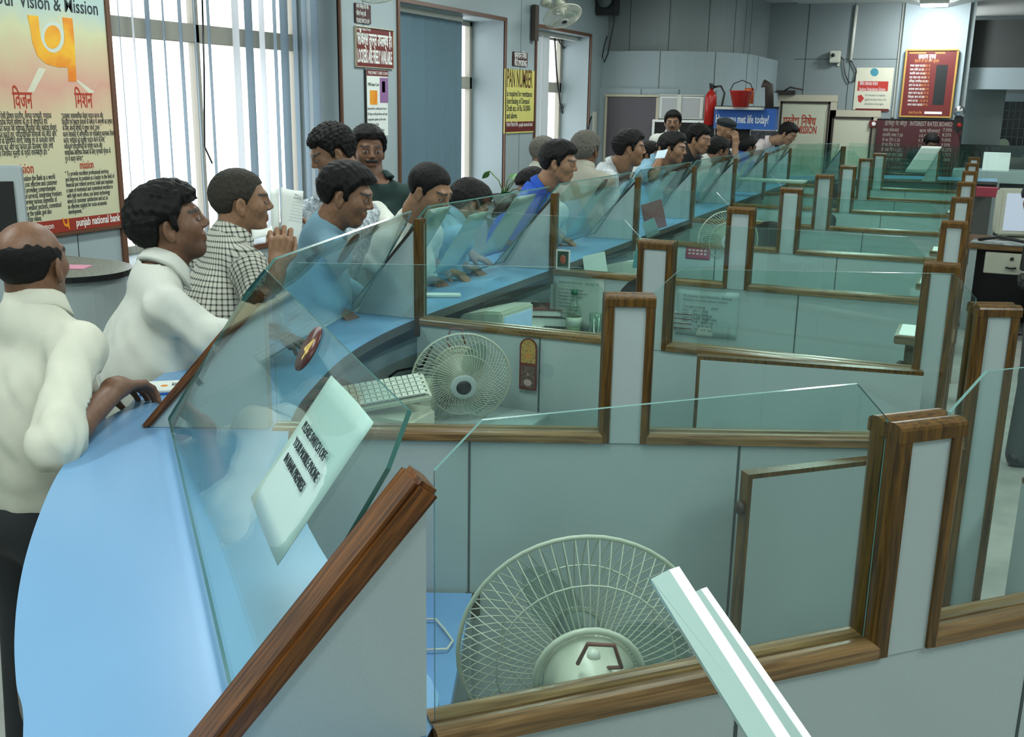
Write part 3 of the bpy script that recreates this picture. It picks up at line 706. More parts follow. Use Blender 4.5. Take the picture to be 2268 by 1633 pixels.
SH_P=mat('floral_grey_print',(.5,.55,.58),.85,grain=(45,(.12,.17,.22),(.62,.66,.68)));SH_S=checked('pale_striped_shirt',(.6,.64,.66),(.25,.3,.33),.05,.08);SH_F=cloth('beige_figured_shirt',(.42,.40,.33));SH_BK=cloth('black_uniform',(.015,.016,.018))
SK1=(.23,.115,.062);SK2=(.18,.085,.045);SK3=(.27,.14,.075);SK4=(.33,.19,.11)
U3=np.array([0,0,1.0])
# bald man in the cream shirt
el=atD(116,992,2.42);wr=Vector((-1.795,1.80,1.115))
wr=atZ(262,858,1.13)
person('p','balding man from behind in cream short-sleeved shirt, hand on the passbook',(72,588,2.72),54,pitch=6,hair='bald',hm=HAIRM,shirt=SH_C,skin=SK2,neck=(70,702,2.72),body_rel=35,
  arms=(dict(side=1,elbow=el,wrist=wr,d=atZ(345,850,1.085)-wr,n=-U3+np.array([.2,.2,0]),t=np.array([-.6,.6,.2]),curl=.42,k=1.05),),hh=.0033,lean=.05,bulk=1.05,sleeve='half')
# man in the white shirt
el=atD(450,720,2.95);wr=atD(520,800,2.9)
person('p','young man with wavy black hair and white shirt, chin raised, in profile',(378,500,3.34),-1,pitch=14,hair='wave',shirt=SH_W,skin=SK2,neck=(345,614,3.32),body_rel=8,stub=.6,sc_=1.07,bulk=1.10,
  arms=(dict(side=1,elbow=atD(465,748,3.18),wrist=atD(572,738,3.36),d=(1,.3,-.1),n=-U3,t=(-.3,1,0),curl=.3),),hh=.0033,lean=.10,sleeve='long')
# man in the check shirt
person('p','greying man in black and white checked shirt raising his fist',(535,450,3.75),2,pitch=2,hair='thin',hm=HAIRT,shirt=SH_K,skin=SK3,neck=(500,543,3.75),body_rel=25,stub=.2,
  arms=(dict(side=1,elbow=atD(590,720,3.45),wrist=atD(615,590,3.5),d=(.1,.15,1),n=(-.6,.6,.1),t=(.5,.5,.2),curl=1.0,k=1.05),),hh=.0036,lean=.10,bulk=1.05,sleeve='short')
person('p','tall man with curly black hair and floral grey shirt, head bowed',(735,340,4.95),-165,pitch=-24,hair='curly',shirt=SH_P,skin=SK1,hh=.004,lean=.06,body_rel=-100,neck=(733,450,5.0),sc_=1.04,arms=(dict(side=-1,elbow=atD(715,590,4.45),wrist=atD(690,535,4.25),d=(-.5,-.2,.3),n=(-.5,.5,.3),t=(0,0,1),curl=.7),),atc=False)
person('p','moustached man in dark green shirt beside the locker notice',(815,335,5.6),-78,neck=(840,413,5.6),sc_=1.08,pitch=-2,hair='full',shirt=SH_G,skin=SK2,must=True,hh=.004,atc=False)
person('p','young man in light blue shirt looking down at the counter',(768,434,4.0),-14,pitch=-14,hair='full',shirt=SH_B,skin=SK1,neck=(720,517,4.05),body_rel=15,hh=.0036,lean=.12,sleeve='long')
person('p','man with receding hairline in white shirt, face half behind the glass',(952,425,4.6),-32,pitch=-22,hair='short',shirt=SH_W,skin=SK3,neck=(905,500,4.75),hh=.004,lean=.14)
person('p','person of whom only the dark crown shows beyond the sloping glass',(1038,455,5.2),20,pitch=-30,hair='full',shirt=SH_B,skin=SK1,hh=.006,lean=.15)
person('p','youth in royal blue jersey with short black hair, in profile',(1238,362,5.9),-13,pitch=-8,hair='full',shirt=SH_R,skin=SK3,neck=(1205,425,5.95),hh=.0045,lean=.12,sleeve='short',stub=0)
person('p','grey-haired man from behind in beige patterned shirt',(1297,335,6.75),60,pitch=0,hair='full',hm=HAIRG,shirt=SH_F,skin=SK2,hh=.006,lean=.05)
person('p','old balding man half hidden behind the youth in royal blue',(1207,340,7.4),10,hair='thin',hm=HAIRG,shirt=SH_C,skin=SK2,hh=.006)
person('p','small dark head bowed low beside the potted plant',(1180,415,6.6),-160,pitch=-30,hair='full',shirt=SH_C,skin=SK1,hh=.007,sc_=.95)
person('p','man in pale striped shirt with full black hair, turned away',(1395,330,7.0),4,pitch=-2,hair='full',shirt=SH_S,skin=SK3,neck=(1372,378,7.05),hh=.005,lean=.08)
person('p','dark-haired customer just behind the striped shirt man',(1438,345,9.7),-10,pitch=-8,hair='full',shirt=SH_W,skin=SK2,hh=.007)
person('p','customer holding up a light slip of paper near the glass',(1490,330,7.9),-15,pitch=-6,hair='full',shirt=SH_B,skin=SK3,hh=.006,arms=(dict(side=1,elbow=atD(1445,390,7.8),wrist=atD(1462,352,7.9),d=(.2,.1,.8),n=(-.6,.6,0),t=(.5,.5,0),curl=.8),))
person('p','man facing us at the far notice board, in a white shirt',(1490,272,11.0),-92,pitch=-4,hair='full',shirt=SH_W,skin=SK3,must=True,hh=.006,atc=False)
person('p','customer with tousled black hair before the black notice board',(1548,310,8.8),-25,pitch=-10,hair='curly',shirt=SH_BK,skin=SK3,hh=.006)
person('p','low dark head between the slip holder and the tousled customer',(1522,347,10.2),-20,pitch=-20,hair='full',shirt=SH_BK,skin=SK3,hh=.008)
person('p','guard in dark beret with a hand raised to his mouth',(1607,290,10.7),-18,pitch=-14,hair='cap',hm=mat('beret_felt',(.012,.018,.022),.9),shirt=SH_BK,skin=SK3,must=True,hh=.006,arms=(dict(side=1,elbow=atD(1630,365,10.5),wrist=atD(1628,325,10.5),d=(0,0,1),n=(-.6,.6,0),t=(.5,.5,0),curl=.5),))
person('p','black-haired customer in white collar close to the glass tops',(1590,335,9.5),30,pitch=-15,hair='full',shirt=SH_W,skin=SK2,hh=.007)
person('p','dark-haired customer right of the guard, seen from behind',(1655,328,11.5),35,pitch=-10,hair='full',shirt=SH_R,skin=SK2,hh=.007)
sp=person('p','man with spectacles in pinkish white shirt bending over the counter',(1745,297,11.9),-25,pitch=-28,hair='full',shirt=cloth('pinkish_white_cotton',(.62,.54,.54)),skin=SK4,neck=(1722,318,12.0),hh=.006,lean=.3,stub=0)
# ------------------------------------------------------------------ ceiling tube fixtures
TUBEM=mat('tube_glow',(1,1,1),.4,emit=((.9,1,.97),9))
def fixture():
    e=empty('ceiling_tube_light',(0,0,0))
    MB().box((-.1,-.64,-.06),(.1,.64,0)).build('fixture_body',WHITEP,e,.006)
    m=MB()
    for x in (-.045,.045): m.tube([(x,-.6,-.085),(x,.6,-.085)],.016,10)
    m.build('tube',TUBEM,e);return e
fx=fixture()
for i,(x,y) in enumerate(TUBES):
    o=fx if i==0 else copy_tree(fx);o.location=(x,y,CEIL)
    tag(o,'white twin tube light on the ceiling out of view above','ceiling light','ceiling tube lights')
lp=atY(2070,4,YB-.95)
e=empty('spot_lamp',lp,0,'bright rectangular lamp at the ceiling above the maroon tariff board','lamp')
MB().box((-.17,-.1,-.03),(.17,.1,.05)).build('lamp_housing',WHITEP,e,.008)
MB().box((-.155,-.09,-.055),(.155,.09,-.03)).build('lamp_diffuser',mat('lamp_glow',(1,1,1),.5,emit=((.85,.92,1),14)),e)
MB().box((-.02,-.02,.05),(.02,.02,.22)).build('lamp_stem',WHITEP,e)
l=area('spot_lamp_light',(lp.x,lp.y,lp.z-.08),.3,30,(.9,.97,1),(math.radians(28),0,0))
# ------------------------------------------------------------------ wall boards
def board(plane,v,tl,br,name,label,cat,bgm,fr=None,th=.012,fw=.02,group=None,tilt=0):
    A=(atX if plane=='L' else atY)(*tl,v);B=(atX if plane=='L' else atY)(*br,v)
    if plane=='L': M=frame((v,A.y,B.z),(0,1,0),(0,0,1));w=B.y-A.y
    else: M=frame((A.x,v,B.z),(1,0,0),(0,0,1));w=B.x-A.x
    h=A.z-B.z;e=empty(name,label=label,cat=cat,group=group,M=M)
    MB().box((0,0,.001),(w,h,th)).build('board',bgm,e)
    if fr:
        m=MB();f=fw;t=th+.008
        m.box((-f,-f,0),(w+f,0,t));m.box((-f,h,0),(w+f,h+f,t));m.box((-f,0,0),(0,h,t));m.box((w,0,0),(w+f,h,t));m.build('frame',fr,e,.003)
    def loc(px,py):
        P=(atX if plane=='L' else atY)(px,py,v);q=M.inverted()@P;return q.x,q.y
    def T(body,px,py,size,m,align='LEFT',sx=1,line=1,bold=0,dz=.001,name='lettering',to=None,lp=None):
        x,y=loc(px,py)
        if lp: line=(y-loc(px,py+lp)[1])/size
        return text(body,size,m,e,Matrix.Translation((x,y,th+dz)),name,align,sx,line,bold=bold,fit=(loc(to,py)[0]-x) if to else None)
    def Rr(a,b,m,name='panel_print',dz=.001):
        x0,y1=loc(*a);x1,y0=loc(*b);return MB().box((x0,y0,th),(x1,y1,th+dz)).build(name,m,e)
    return e,w,h,T,Rr,loc,th
WF=WX+.003
# vision & mission poster
def poster_mat():
    m=bpy.data.materials.new('vision_poster_print');m.use_nodes=True;nt=m.node_tree;N=nt.nodes;L=nt.links;b=N['Principled BSDF'];b.inputs['Roughness'].default_value=.35
    tc=N.new('ShaderNodeTexCoord');sx=N.new('ShaderNodeSeparateXYZ');L.new(tc.outputs['Generated'],sx.inputs[0])
    nz=N.new('ShaderNodeTexNoise');nz.inputs['Scale'].default_value=5;L.new(tc.outputs['Generated'],nz.inputs['Vector'])
    ad=N.new('ShaderNodeMath');ad.operation='MULTIPLY_ADD';ad.inputs[1].default_value=.16;L.new(nz.outputs['Fac'],ad.inputs[0]);L.new(sx.outputs['Y'],ad.inputs[2])
    r=N.new('ShaderNodeValToRGB');cr=r.color_ramp;cr.elements[0].position=.1;cr.elements[0].color=(.55,.55,.38,1);cr.elements[1].position=1;cr.elements[1].color=(.42,.55,.52,1)
    for p,c in ((.45,(.60,.55,.36,1)),(.56,(.62,.50,.32,1)),(.68,(.62,.34,.26,1)),(.78,(.62,.46,.30,1)),(.9,(.60,.60,.36,1))):
        q=cr.elements.new(p);q.color=c
    L.new(ad.outputs[0],r.inputs[0]);L.new(r.outputs[0],b.inputs['Base Color']);return m
GOLD=mat('gold_orange_print',(.75,.33,.03),.4,scale=(1,1,1),grain=(5,(.70,.16,.01),(.85,.52,.03)))
PM=poster_mat()
e,w,h,T,Rr,loc,th=board('L',WF,(-75,-60),(262,497),'wall_poster','large framed vision and mission poster with orange emblem','poster',PM,FR,th=.02)
z3=lambda p:(p[0]/3.14,p[1]/3.14)
def poly(pts,m,name='emblem',dz=.0015,z0=0,e_=None,loc_=None,th_=None):
    q=[(loc_ or loc)(*p) for p in pts];t=th if th_ is None else th_
    return MB().prism([(x,y,t+z0) for x,y in q],(0,0,dz)).build(name,m,e_ or e)
em=[(168,104),(190,200),(205,300),(240,390),(300,445),(380,468),(452,470),(457,565),(513,567),(505,440),(498,300),(482,128),(412,120),(420,180),(428,240),(425,300),(405,345),(365,370),(320,358),(285,320),(262,265),(252,190),(245,112)]
def grow(pts,s): 
    c=(sum(p[0] for p in pts)/len(pts),sum(p[1] for p in pts)/len(pts));return [(c[0]+(p[0]-c[0])*s,c[1]+(p[1]-c[1])*s) for p in pts]
poly([z3(p) for p in em],GOLD)
circ=lambda cx,cy,rx,ry,n=28,t=.0:[(cx+rx*math.cos(2*PI*i/n),cy-ry*math.sin(2*PI*i/n)) for i in range(n)]
poly([z3(p) for p in circ(345,258,80,108)],mat('pale_sky_print',(.55,.62,.55),.5),'emblem_halo',dz=.0007)
poly([z3(p) for p in circ(345,258,57,82)],GOLD,'emblem_disc')
# the halo is trimmed by the bowl drawn above it
RAY=mat('pale_ray_print',(.62,.62,.48),.5)
for q in ([(250,470),(300,480),(215,640),(170,640)],[(430,480),(470,520),(640,640),(600,650)]): poly([z3(p) for p in q],RAY,'light_ray',dz=.0005)
T('Our Vision & Mission',-22,9,.10,INK,to=208,bold=.0008)
T('विज़न',24,240,.125,REDINK,to=67,bold=.0012);T('मिशन',161,238,.12,REDINK,to=200,bold=.0012)
T('vision',31,385,.075,REDINK,to=69,bold=.0006);T('mission',171,374,.065,REDINK,to=201,bold=.0006)
T('बैंक को ऐसी विश्व स्तरीय, लागत प्रभावी, ग्राहक\nऔर ग्राहक मित्र संस्था के रूप में स्थापित एवं\nविकसित करना जो व्यापक वित्तीय और संबद्ध सेवाएं,\nएकीकृत करते हुए, प्रौद्योगिकी सीमाओं को जोड़े और\nसमाज के विभिन्न वर्गों, विशेष रूप से कमज़ोर वर्गों\nकी सेवा करे और यह जनता की उत्कृष्ट सेवा तथा\nमान्य निगमित मूल्यों के प्रति वचनबद्ध हो। ”',-28,263,.040,INK,lp=14.2,to=118)
T('“उत्कृष्ट व्यावसायिक सेवाएं प्रदान करना और\nवित्तीय एवं संबद्ध सेवाओं के क्षेत्र में अग्रणी का स्थान\nके लिए अपनी स्थिति में सुधार लाना, उच्च\nकार्य संस्कृति से अभिप्रेरित एवं प्रतिबद्ध कार्यबल तैयार\nकरना, ग्राहकों को संतुष्टि प्रदान करने के लिए\nनवीनतम प्रौद्योगिकी का प्रयोग करना और\nसामाजिक-आर्थिक विकास के लिए प्रभावी प्रेरक के\nरूप में कार्य करना।”',130,262,.038,INK,lp=13.8,to=244)
T('To position the Bank as a world\nclass, cost effective and customer\nfriend providing comprehensive\nrelated services, integrating frontiers\nand serving various segments of\nBy the weaker sections, committed\nserving the public and also\ncorporate values. ”',32,402,.042,INK,lp=13.2,to=128)
T('“ To provide excellent professional services\nand improve its position as a leader in the field of\nfinancial and related services; build and maintain\na team of motivated and committed workforce\nwith high work ethos; use latest technology\naimed at customer satisfaction and act as\nan effective catalyst for socio-economic\ndevelopment. ”',138,390,.038,INK,lp=12.2,to=247)
xa,ya=loc(-75,487+33);xb,yb=loc(262,470)
MB().box((0,0,th),(w,yb-.0,th+.001)).build('footer_band',mat('red_brown_band',(.28,.03,.015),.45),e)
text('punjab national bank',.062,CWHITE,e,Matrix.Translation((loc(161,480)[0],.022,th+.002)),fit=loc(259,480)[0]-loc(161,480)[0],bold=.0008)
text('...the name you can bank upon',.046,CWHITE,e,Matrix.Translation((loc(-60,480)[0],.026,th+.002)),fit=loc(110,480)[0]-loc(-60,480)[0])
fe=[((p[0]-168)/345*.045,-(p[1]-104)/463*.062+.075) for p in em];MB().prism([(loc(131,480)[0]+x,y,th+.001) for x,y in fe],(0,0,.001)).build('footer_emblem',GOLD,e)
# locker board and the small notices round it
e,w,h,T,Rr,loc,th=board('L',WF,(785,58),(868,152),'locker_notice_board','maroon board reading lockers are freely available','sign',MAROON,mat('thin_cream_edge',(.6,.55,.4),.5),fw=.006)
T('लॉकर्स तुरन्त उपलब्ध है।',789,97,.13,CWHITE,to=865,bold=.003);T('LOCKERS ARE FREELY AVAILABLE',789,137,.14,CWHITE,to=865,bold=.003)
e,w,h,T,Rr,loc,th=board('L',WF,(784,6),(819,54),'small_notice_board','small dark notice above the locker board asking to switch off phones','sign',mat('dark_brown_board',(.05,.012,.012),.45))
T('अपना मोबाइल फोन बैंक\nपरिसर में बन्द रखें\nPLEASE SWITCH OFF\nYOUR MOBILE PHONE\nIN BANK PREMISES',786,17,.047,CWHITE,to=817,line=1.12)
e,w,h,T,Rr,loc,th=board('L',WF,(809,154),(857,300),'product_poster','tall narrow poster with a dancer picture under the locker board','poster',WHITE)
Rr((809,154),(857,170),MAROON);T('PNB SMART CARD LOAN',812,164,.035,CWHITE,to=855);Rr((838,172),(857,228),mat('purple_print',(.25,.12,.28),.5));Rr((816,200),(833,232),GOLD)
T('PNB Smart Card',812,190,.035,INK,to=836);T('interest free credit period up to\n50 days on all purchases and easy\nrepayment option at low rates\nAVAILABLE HERE\nask the branch for the form',811,243,.03,INKG,to=855,line=1.4);Rr((843,180),(850,205),mat('pale_skin_print',(.5,.35,.28),.5))
MB().box((-.02,0,.0),(-.006,h,.012)).build('dark_side_strip',BLACK,e)
e,w,h,T,Rr,loc,th=board('L',WF,(1117,152),(1179,293),'pan_number_poster','yellow poster headed PAN NUMBER on the second pillar','poster',YELLOW)
T('PAN NUMBER',1120,192,.26,mat('dark_brown_ink',(.10,.03,.01),.6),to=1176,bold=.003)
T('is required for remittance\n/purchasing of Demand\nDraft etc. of Rs. 50,000/-\nand above.',1120,213,.085,INK,to=1176,lp=16.5,bold=.001)
Rr((1117,270),(1179,290),MAROON);T('पंजाब नैशनल बैंक  punjab national bank',1119,281,.06,CWHITE,to=1177)
e,w,h,T,Rr,loc,th=board('L',WF,(1135,114),(1166,148),'no_smoking_sign','small dark no smoking sign above the yellow poster','sign',mat('dark_brown_board',(.05,.012,.012),.45))
T('धूम्रपान निषेध',1137,128,.085,CWHITE,to=1164,bold=.001);T('NO SMOKING',1137,145,.085,CWHITE,to=1164,bold=.001)
# ------------------------------------------------------------------ back wall
YW=YB-.004
e,w,h,T,Rr,loc,th=board('B',YW,(1898,150),(1971,244),'scheme_poster','cream poster with blue globe emblem and red title band','poster',mat('cream_paper',(.62,.60,.46),.6))
Rr((1901,180),(1966,202),mat('red_print',(.45,.03,.02),.5));T('बैंकिंग लोकपाल योजना\nBanking Ombudsman Scheme',1904,189,.065,CWHITE,to=1962,line=1.1);Rr((1895,240),(1968,247),MAROON)
poly(circ(1937,160,9,9),mat('globe_blue_print',(.05,.25,.32),.5),'globe_print',e_=e,loc_=loc,th_=th)
poly([(1900,212),(1908,210),(1914,218),(1906,228),(1901,224)],mat('red_print',(.45,.03,.02),.5),'hand_print',e_=e,loc_=loc,th_=th);T('for redressal of complaints\nagainst the bank write to the\nombudsman of the region',1916,213,.045,INKG,to=1964,line=1.3)
e,w,h,T,Rr,loc,th=board('B',YB-.14,(2011,113),(2103,258),'tariff_board','large maroon tariff board with gold frame on the lit column','notice board',MAROON,mat('gold_frame',(.45,.26,.06),.35),fw=.022,th=.04)
T('साधारण सूचना',2034,131,.09,CWHITE,to=2073,bold=.001)
OR=mat('orange_lettering',(.6,.25,.06),.6)
T('ब्याज दरें एवं सेवा शुल्क',2026,138,.05,OR,to=2080)
Rr((2015,116),(2052,119),OR);Rr((2072,116),(2094,119),OR)
for i in range(11):
    T(['बचत खाता','जमा राशि','सावधि जमा','एक वर्ष तक','वरिष्ठ नागरिक','ऋण दर','आवास ऋण','वाहन ऋण','शिक्षा ऋण','समय'][i%10]+' 0%.2f'%(3+i*.5),2016-i*.6,148+i*8.6,.042,CWHITE,sx=.7)
    T('%02d.%02d %%'%(3+i,25*(i%4)),2042-i*.6,148+i*8.6,.042,OR,sx=.8)
Rr((2075,144),(2090,233),BLACK);T('पंजाब नैशनल बैंक',2012,252,.045,OR,to=2042);Rr((2048,247),(2086,253),CWHITE)
e,w,h,T,Rr,loc,th=board('B',YB-.14,(1945,264),(2113,425),'interest_rate_board','wide dark maroon interest rate board beneath the tariff board','notice board',mat('dark_maroon_board',(.06,.01,.012),.4),mat('dark_board_edge',(.02,.02,.02),.4),fw=.01,th=.02)
T('इंटरेस्ट रेट बोर्ड   INTEREST RATES BOARD',1960,277,.085,mat('dim_lettering',(.35,.33,.28),.6),to=2109)
DIM=MATS['dim_lettering']
T('जमा योजनाएं\nसावधि जमा 7.50\nसे 46 दिन 5.25\nसे 90 दिन 5.75\nसे 180 दिन 6.25\nएक वर्ष तक 7.00\nदो वर्ष तक 7.50',1956,291,.06,DIM,sx=.7,line=1.1);T('ऋण योजनाएं\n10.50 11.00\n9.75 10.25\n11.50 12.00\n8.50 9.00\n7.25 8.00',2036,293,.06,DIM,sx=.9,line=1.1)
T('7.50%\n8.25%\n9.00%\n9.50%\n10.25%\n10.75%\n11.00%',2088,291,.06,DIM,sx=.8,line=1.1)
e,w,h,T,Rr,loc,th=board('B',YW-.02,(1927,267),(1944,282),'alarm_box','small red alarm box with round white face left of the maroon board','alarm',MAROON,th=.05)
poly(circ(1936,274,4.5,4.5),CWHITE,'alarm_face',e_=e,loc_=loc,th_=th)
# doors
def glazed(px,lab,writing):
    e,w,h,T,Rr,loc,th=board('B',YW,(px[0],px[1]),(px[2],430),'glazed_door',lab,'door',mat('frosted_cream_glass',(.55,.55,.42),.25),mat('cream_door_frame',(.50,.46,.34),.5),th=.03,fw=.09)
    m=MB();m.box((0,0,.03),(.025,h,.045));m.box((w-.025,0,.03),(w,h,.045));m.box((0,h-.03,.03),(w,h,.045));m.build('door_edge',DARK,e)
    if writing:
        T('प्रवेश निषेध',1735,276,.16,REDINK,bold=.003,to=1808,dz=.002);T('NO ADMISSION',1727,294,.15,REDINK,bold=.003,to=1808,dz=.002)
        x,y=loc(1740,210);MB().box((x-.12,y,.03),(x+.14,y+.06,.10)).tube([(x,y+.06,.08),(x+.1,y+.1,.25),(x+.25,y+.07,.09)],.012).build('door_closer',DARK,e)
    return e
glazed((1731,224,1822),'cream framed glass door with red no admission lettering',True)
glazed((1845,258,1918),'second lower cream glass door without lettering',False)
# drum wall furniture at YF
YF=12.75-.012
e,w,h,T,Rr,loc,th=board('B',YF,(1347,214),(1444,440),'dark_doorway_door','brown grey flush door in the curved far wall','door',mat('brown_grey_door',(.085,.075,.085),.5),mat('cream_door_frame',(.50,.46,.34),.5),fw=.03,th=.02)
e,w,h,T,Rr,loc,th=board('B',YF,(1462,212),(1554,262),'framed_notice_board','white framed board with two sheets of tiny print','notice board',WHITE,WHITEP,fw=.015)
for a in ((1467,217,1499,262),(1510,217,1549,262)): 
    Rr((a[0],a[1]),(a[2],a[3]),mat('printed_sheet',(.5,.52,.52),.6,scale=(60,300,1),var=(3,.5)))
Rr((1502,212),(1508,262),WHITEP,dz=.012)
e,w,h,T,Rr,loc,th=board('B',YF-.05,(1452,270),(1660,330),'black_pin_board','wide black notice board with white aluminium edge behind the crowd','notice board',mat('black_felt',(.012,.011,.011),.9),CWHITE,fw=.03,th=.03)
def banner():
    e,w,h,T,Rr,loc,th=board('B',12.6,(1583,238),(1722,288),'blue_banner','blue banner reading have you met life today','banner',mat('banner_blue',(.02,.11,.42),.5),th=.01)
    T('Have you met life today?',1585,271,.135,CWHITE,to=1702,bold=.002)
    Rr((1663,289),(1722,330),mat('dark_photo_print',(.05,.05,.06),.5,var=(20,.9)),dz=.002)
    m=MB();
    for x in (.02,w-.02): m.tube([(x,-1.6,0),(x,h,0)],.012)
    m.box((0,-1.66,-.2),(w,-1.6,.2));m.build('stand',METAL,e)
    m=MB();m.box((-.0,h,-.01),(w,h+.02,.015));m.build('top_rail',BLACK,e)
banner()
e,w,h,T,Rr,loc,th=board('B',YF-.03,(1650,195),(1668,230),'fire_notice','orange red fire point notice with yellow print above the banner','sign',mat('orange_red_print',(.55,.07,.01),.5))
T('आग\nFIRE\nPOINT',1652,206,.065,mat('yellow_lettering',(.7,.6,.1),.5),to=1666)
def extinguisher(px,py,y):
    c=atY(px,py,y);e=empty('fire_extinguisher',c,0,'red fire extinguisher hanging on the curved wall','fire extinguisher')
    MB().lathe([(0,0),(.07,.005),(.07,.33),(.05,.38),(.02,.41),(.02,.43)],20).build('cylinder',mat('extinguisher_red',(.45,.015,.01),.3),e)
    MB().box((-.02,-.03,.43),(.03,.03,.47)).box((-.01,-.09,.47),(.01,.04,.49)).build('valve_handle',BLACK,e)
    MB().tube([(.03,0,.45),(.11,0,.46),(.16,0,.38),(.13,0,.2),(.09,-.03,.1)],.013).build('hose',BLACK,e)
extinguisher(1571,278,12.665)
c=atY(1640,237,12.45);e=empty('red_bucket',c,0,'red fire bucket with upright handle above the blue banner','bucket')
MB().lathe([(.09,0),(.13,.17),(.14,.175),(.14,.185),(.12,.185),(.08,.01)],20).build('pail',mat('extinguisher_red',(.45,.015,.01),.3),e)
MB().tube([(-.135,0,.18),(-.1,0,.26),(0,0,.30),(.1,0,.26),(.135,0,.18)],.006).build('handle',BLACK,e)
MB().box((-.3,-.0,-.03),(.25,.25,0)).build('wall_shelf',WHITEP,e)
# fixed camera, cables, speaker
c=atY(1850,126,YB-.08);e=empty('wall_camera',c,0,'small cream box camera on the far wall with looping cable','camera')
MB().box((-.07,-.05,-.08),(.07,.05,.08)).build('housing',CREAM,e,.01);MB().tube([(-.02,-.06,.02),(-.02,-.09,.02)],.025).build('lens',BLACK,e);MB().box((.03,.05,-.12),(.06,.09,.02)).build('bracket',CREAM,e)
pp=[atY(*p,YB-.03) for p in ((1855,118),(1868,132),(1872,165),(1880,183),(1892,180),(1897,158),(1888,140),(1884,133))]
tag(MB().tube(pp,.009,6).build('hanging_cable',BLACK),'dark looping cable hanging beside the wall camera','cable')
tag(MB().tube([atY(*p,YB-.03) for p in ((1898,12),(1884,134))],.022,8).build('cable_pipe',WHITEP),'thin white pipe running down the far wall','pipe')
pp=[atY(*p,12.65) for p in ((1362,0),(1360,50),(1352,90),(1346,120),(1338,138),(1334,125),(1340,95),(1345,80))]
tag(MB().tube(pp,.008,6).build('loose_wire',BLACK),'thin black wire looping down the curved far wall','cable')
e=empty('wall_speaker',atY(1347,5,12.55),0,'dark box speaker high in the far left corner','speaker')
MB().box((-.12,-.1,-.15),(.12,.1,.25)).build('cabinet',BLACK,e,.01);MB().lathe([(.03,0),(.09,.01),(.09,.02)],20,T=Matrix.Translation((0,-.12,.02))@Matrix.Rotation(PI/2,4,'X')).build('cone',INKG,e)
for k,pts in enumerate([((1228,70),(1240,95),(1262,120),(1290,110),(1307,85)),((1228,75),(1232,150),(1240,230),(1262,300)),((1244,230),(1255,270),(1268,305)),((1310,258),(1300,290),(1318,310),(1330,312))]):
    tag(MB().tube([atX(*p,WX+.02-.35*(k<3)) for p in pts],.010,6).build('loose_wire',BLACK),['black wire sagging across the top of the far window','long black wire hanging down the far window','short black wire low in the far window','wire beside the small socket at the corner'][k],'cable')
tag(MB().tube([atX(*p,WX-.05) for p in ((448,0),(452,150),(453,325),(470,362))],.006,6).build('loose_wire',BLACK),'thin black wire hanging in the wide bright window','cable')
tag(MB().box((-.0,-.04,-.15),(.03,.04,.15),T=Matrix.Translation(atX(1314,275,WX+.0))).build('socket_box',WHITEP),'white switch box at the end of the window wall','switch box')
tag(MB().tube([atY(*p,12.35) for p in ((1690,185),(1704,190),(1704,240))],.05,10).build('duct_pipe',DARK),'thick dark bent pipe at the curved wall edge','pipe')
# ------------------------------------------------------------------ far right hall
e=empty('grille_door',atY(2240,300,17.9),0,'dark grille door with pale round sign in the far right hall','door')
MB().box((-.25,0,-1.9),(.6,.03,.5)).build('door_leaf',mat('dark_glass',(.03,.04,.04),.2),e)
m=MB()
for i in range(11): m.box((-.24+i*.08,-.02,-1.9),(-.23+i*.08,-.005,.5))
for i in range(18): m.box((-.25,-.02,-1.85+i*.13),(.6,-.005,-1.84+i*.13))
m.build('grille',INKG,e)
m=MB()
for x in (-.33,.62): m.box((x-.07,-.06,-1.9),(x+.07,.04,.62))
m.box((-.4,-.06,.5),(.69,.04,.62));m.build('door_frame',WALL,e)
MB().prism([(.35+.16*math.cos(t*PI/12),-.04,.05+.2*math.sin(t*PI/12)) for t in range(24)],(0,.015,0)).build('round_sign',mat('pale_green_disc',(.30,.38,.28),.5),e)
MB().prism([(-.1+.09*math.cos(t*PI/12),-.04,-.15+.1*math.sin(t*PI/12)) for t in range(24)],(0,.015,0)).build('small_round_sign',mat('pale_green_disc',(.30,.38,.28),.5),e)
MB().box((0,0,0),(.52,.03,1.0),T=Matrix.Translation(atY(2128,320,17))).build('glass_screen_far',mat('pale_green_wall',(.24,.30,.28),.3));tag(bpy.data.objects['glass_screen_far'],'pale glazed panel beyond the column in the far hall','glass panel')
MB().box((0,0,-1.2),(1.6,.04,0.02),T=Matrix.Translation(atY(2112,322,16.6))).build('dark_cabinet_back',mat('dark_teal_panel',(.04,.06,.06),.4));tag(bpy.data.objects['dark_cabinet_back'],'dark low cabinet behind the far enquiry counter','cabinet')
c=Vector((1.5,15.2,0))
e=empty('enquiry_counter',(c.x,c.y,0),0,'far grey topped enquiry counter on the right with dark front','counter')
MB().box((-1.84,-.3,.97),(2.6,.4,1.12)).build('worktop',LAM,e,.005);MB().box((-1.8,-.2,0),(2.5,.3,.97)).build('front_panel',mat('dark_teal_panel',(.04,.06,.06),.4),e)
tag(MB().box((-.16,-.0,0),(.16,.012,.24),T=Matrix.Translation((.17,15.1,1.122))@Matrix.Rotation(-.3,4,'X')).build('paper_sheet',WHITE),'white sheet standing on the far enquiry counter','paper')
c=atY(2122,268,14.6);e=empty('wall_phone',c,0,'small red and black wall telephone with silver cap at the column edge','telephone')
MB().box((-.05,0,-.12),(.06,.06,.06)).build('body',BLACK,e,.01);MB().sphere((.0,-.02,.12),.07,mi=0).build('silver_cap',METAL,e);MB().sphere((.02,-.03,-.05),.03).build('red_light',mat('extinguisher_red',(.45,.015,.01),.3),e);MB().box((-.01,.03,-.16),(.01,.8,-.12)).build('arm',BLACK,e)
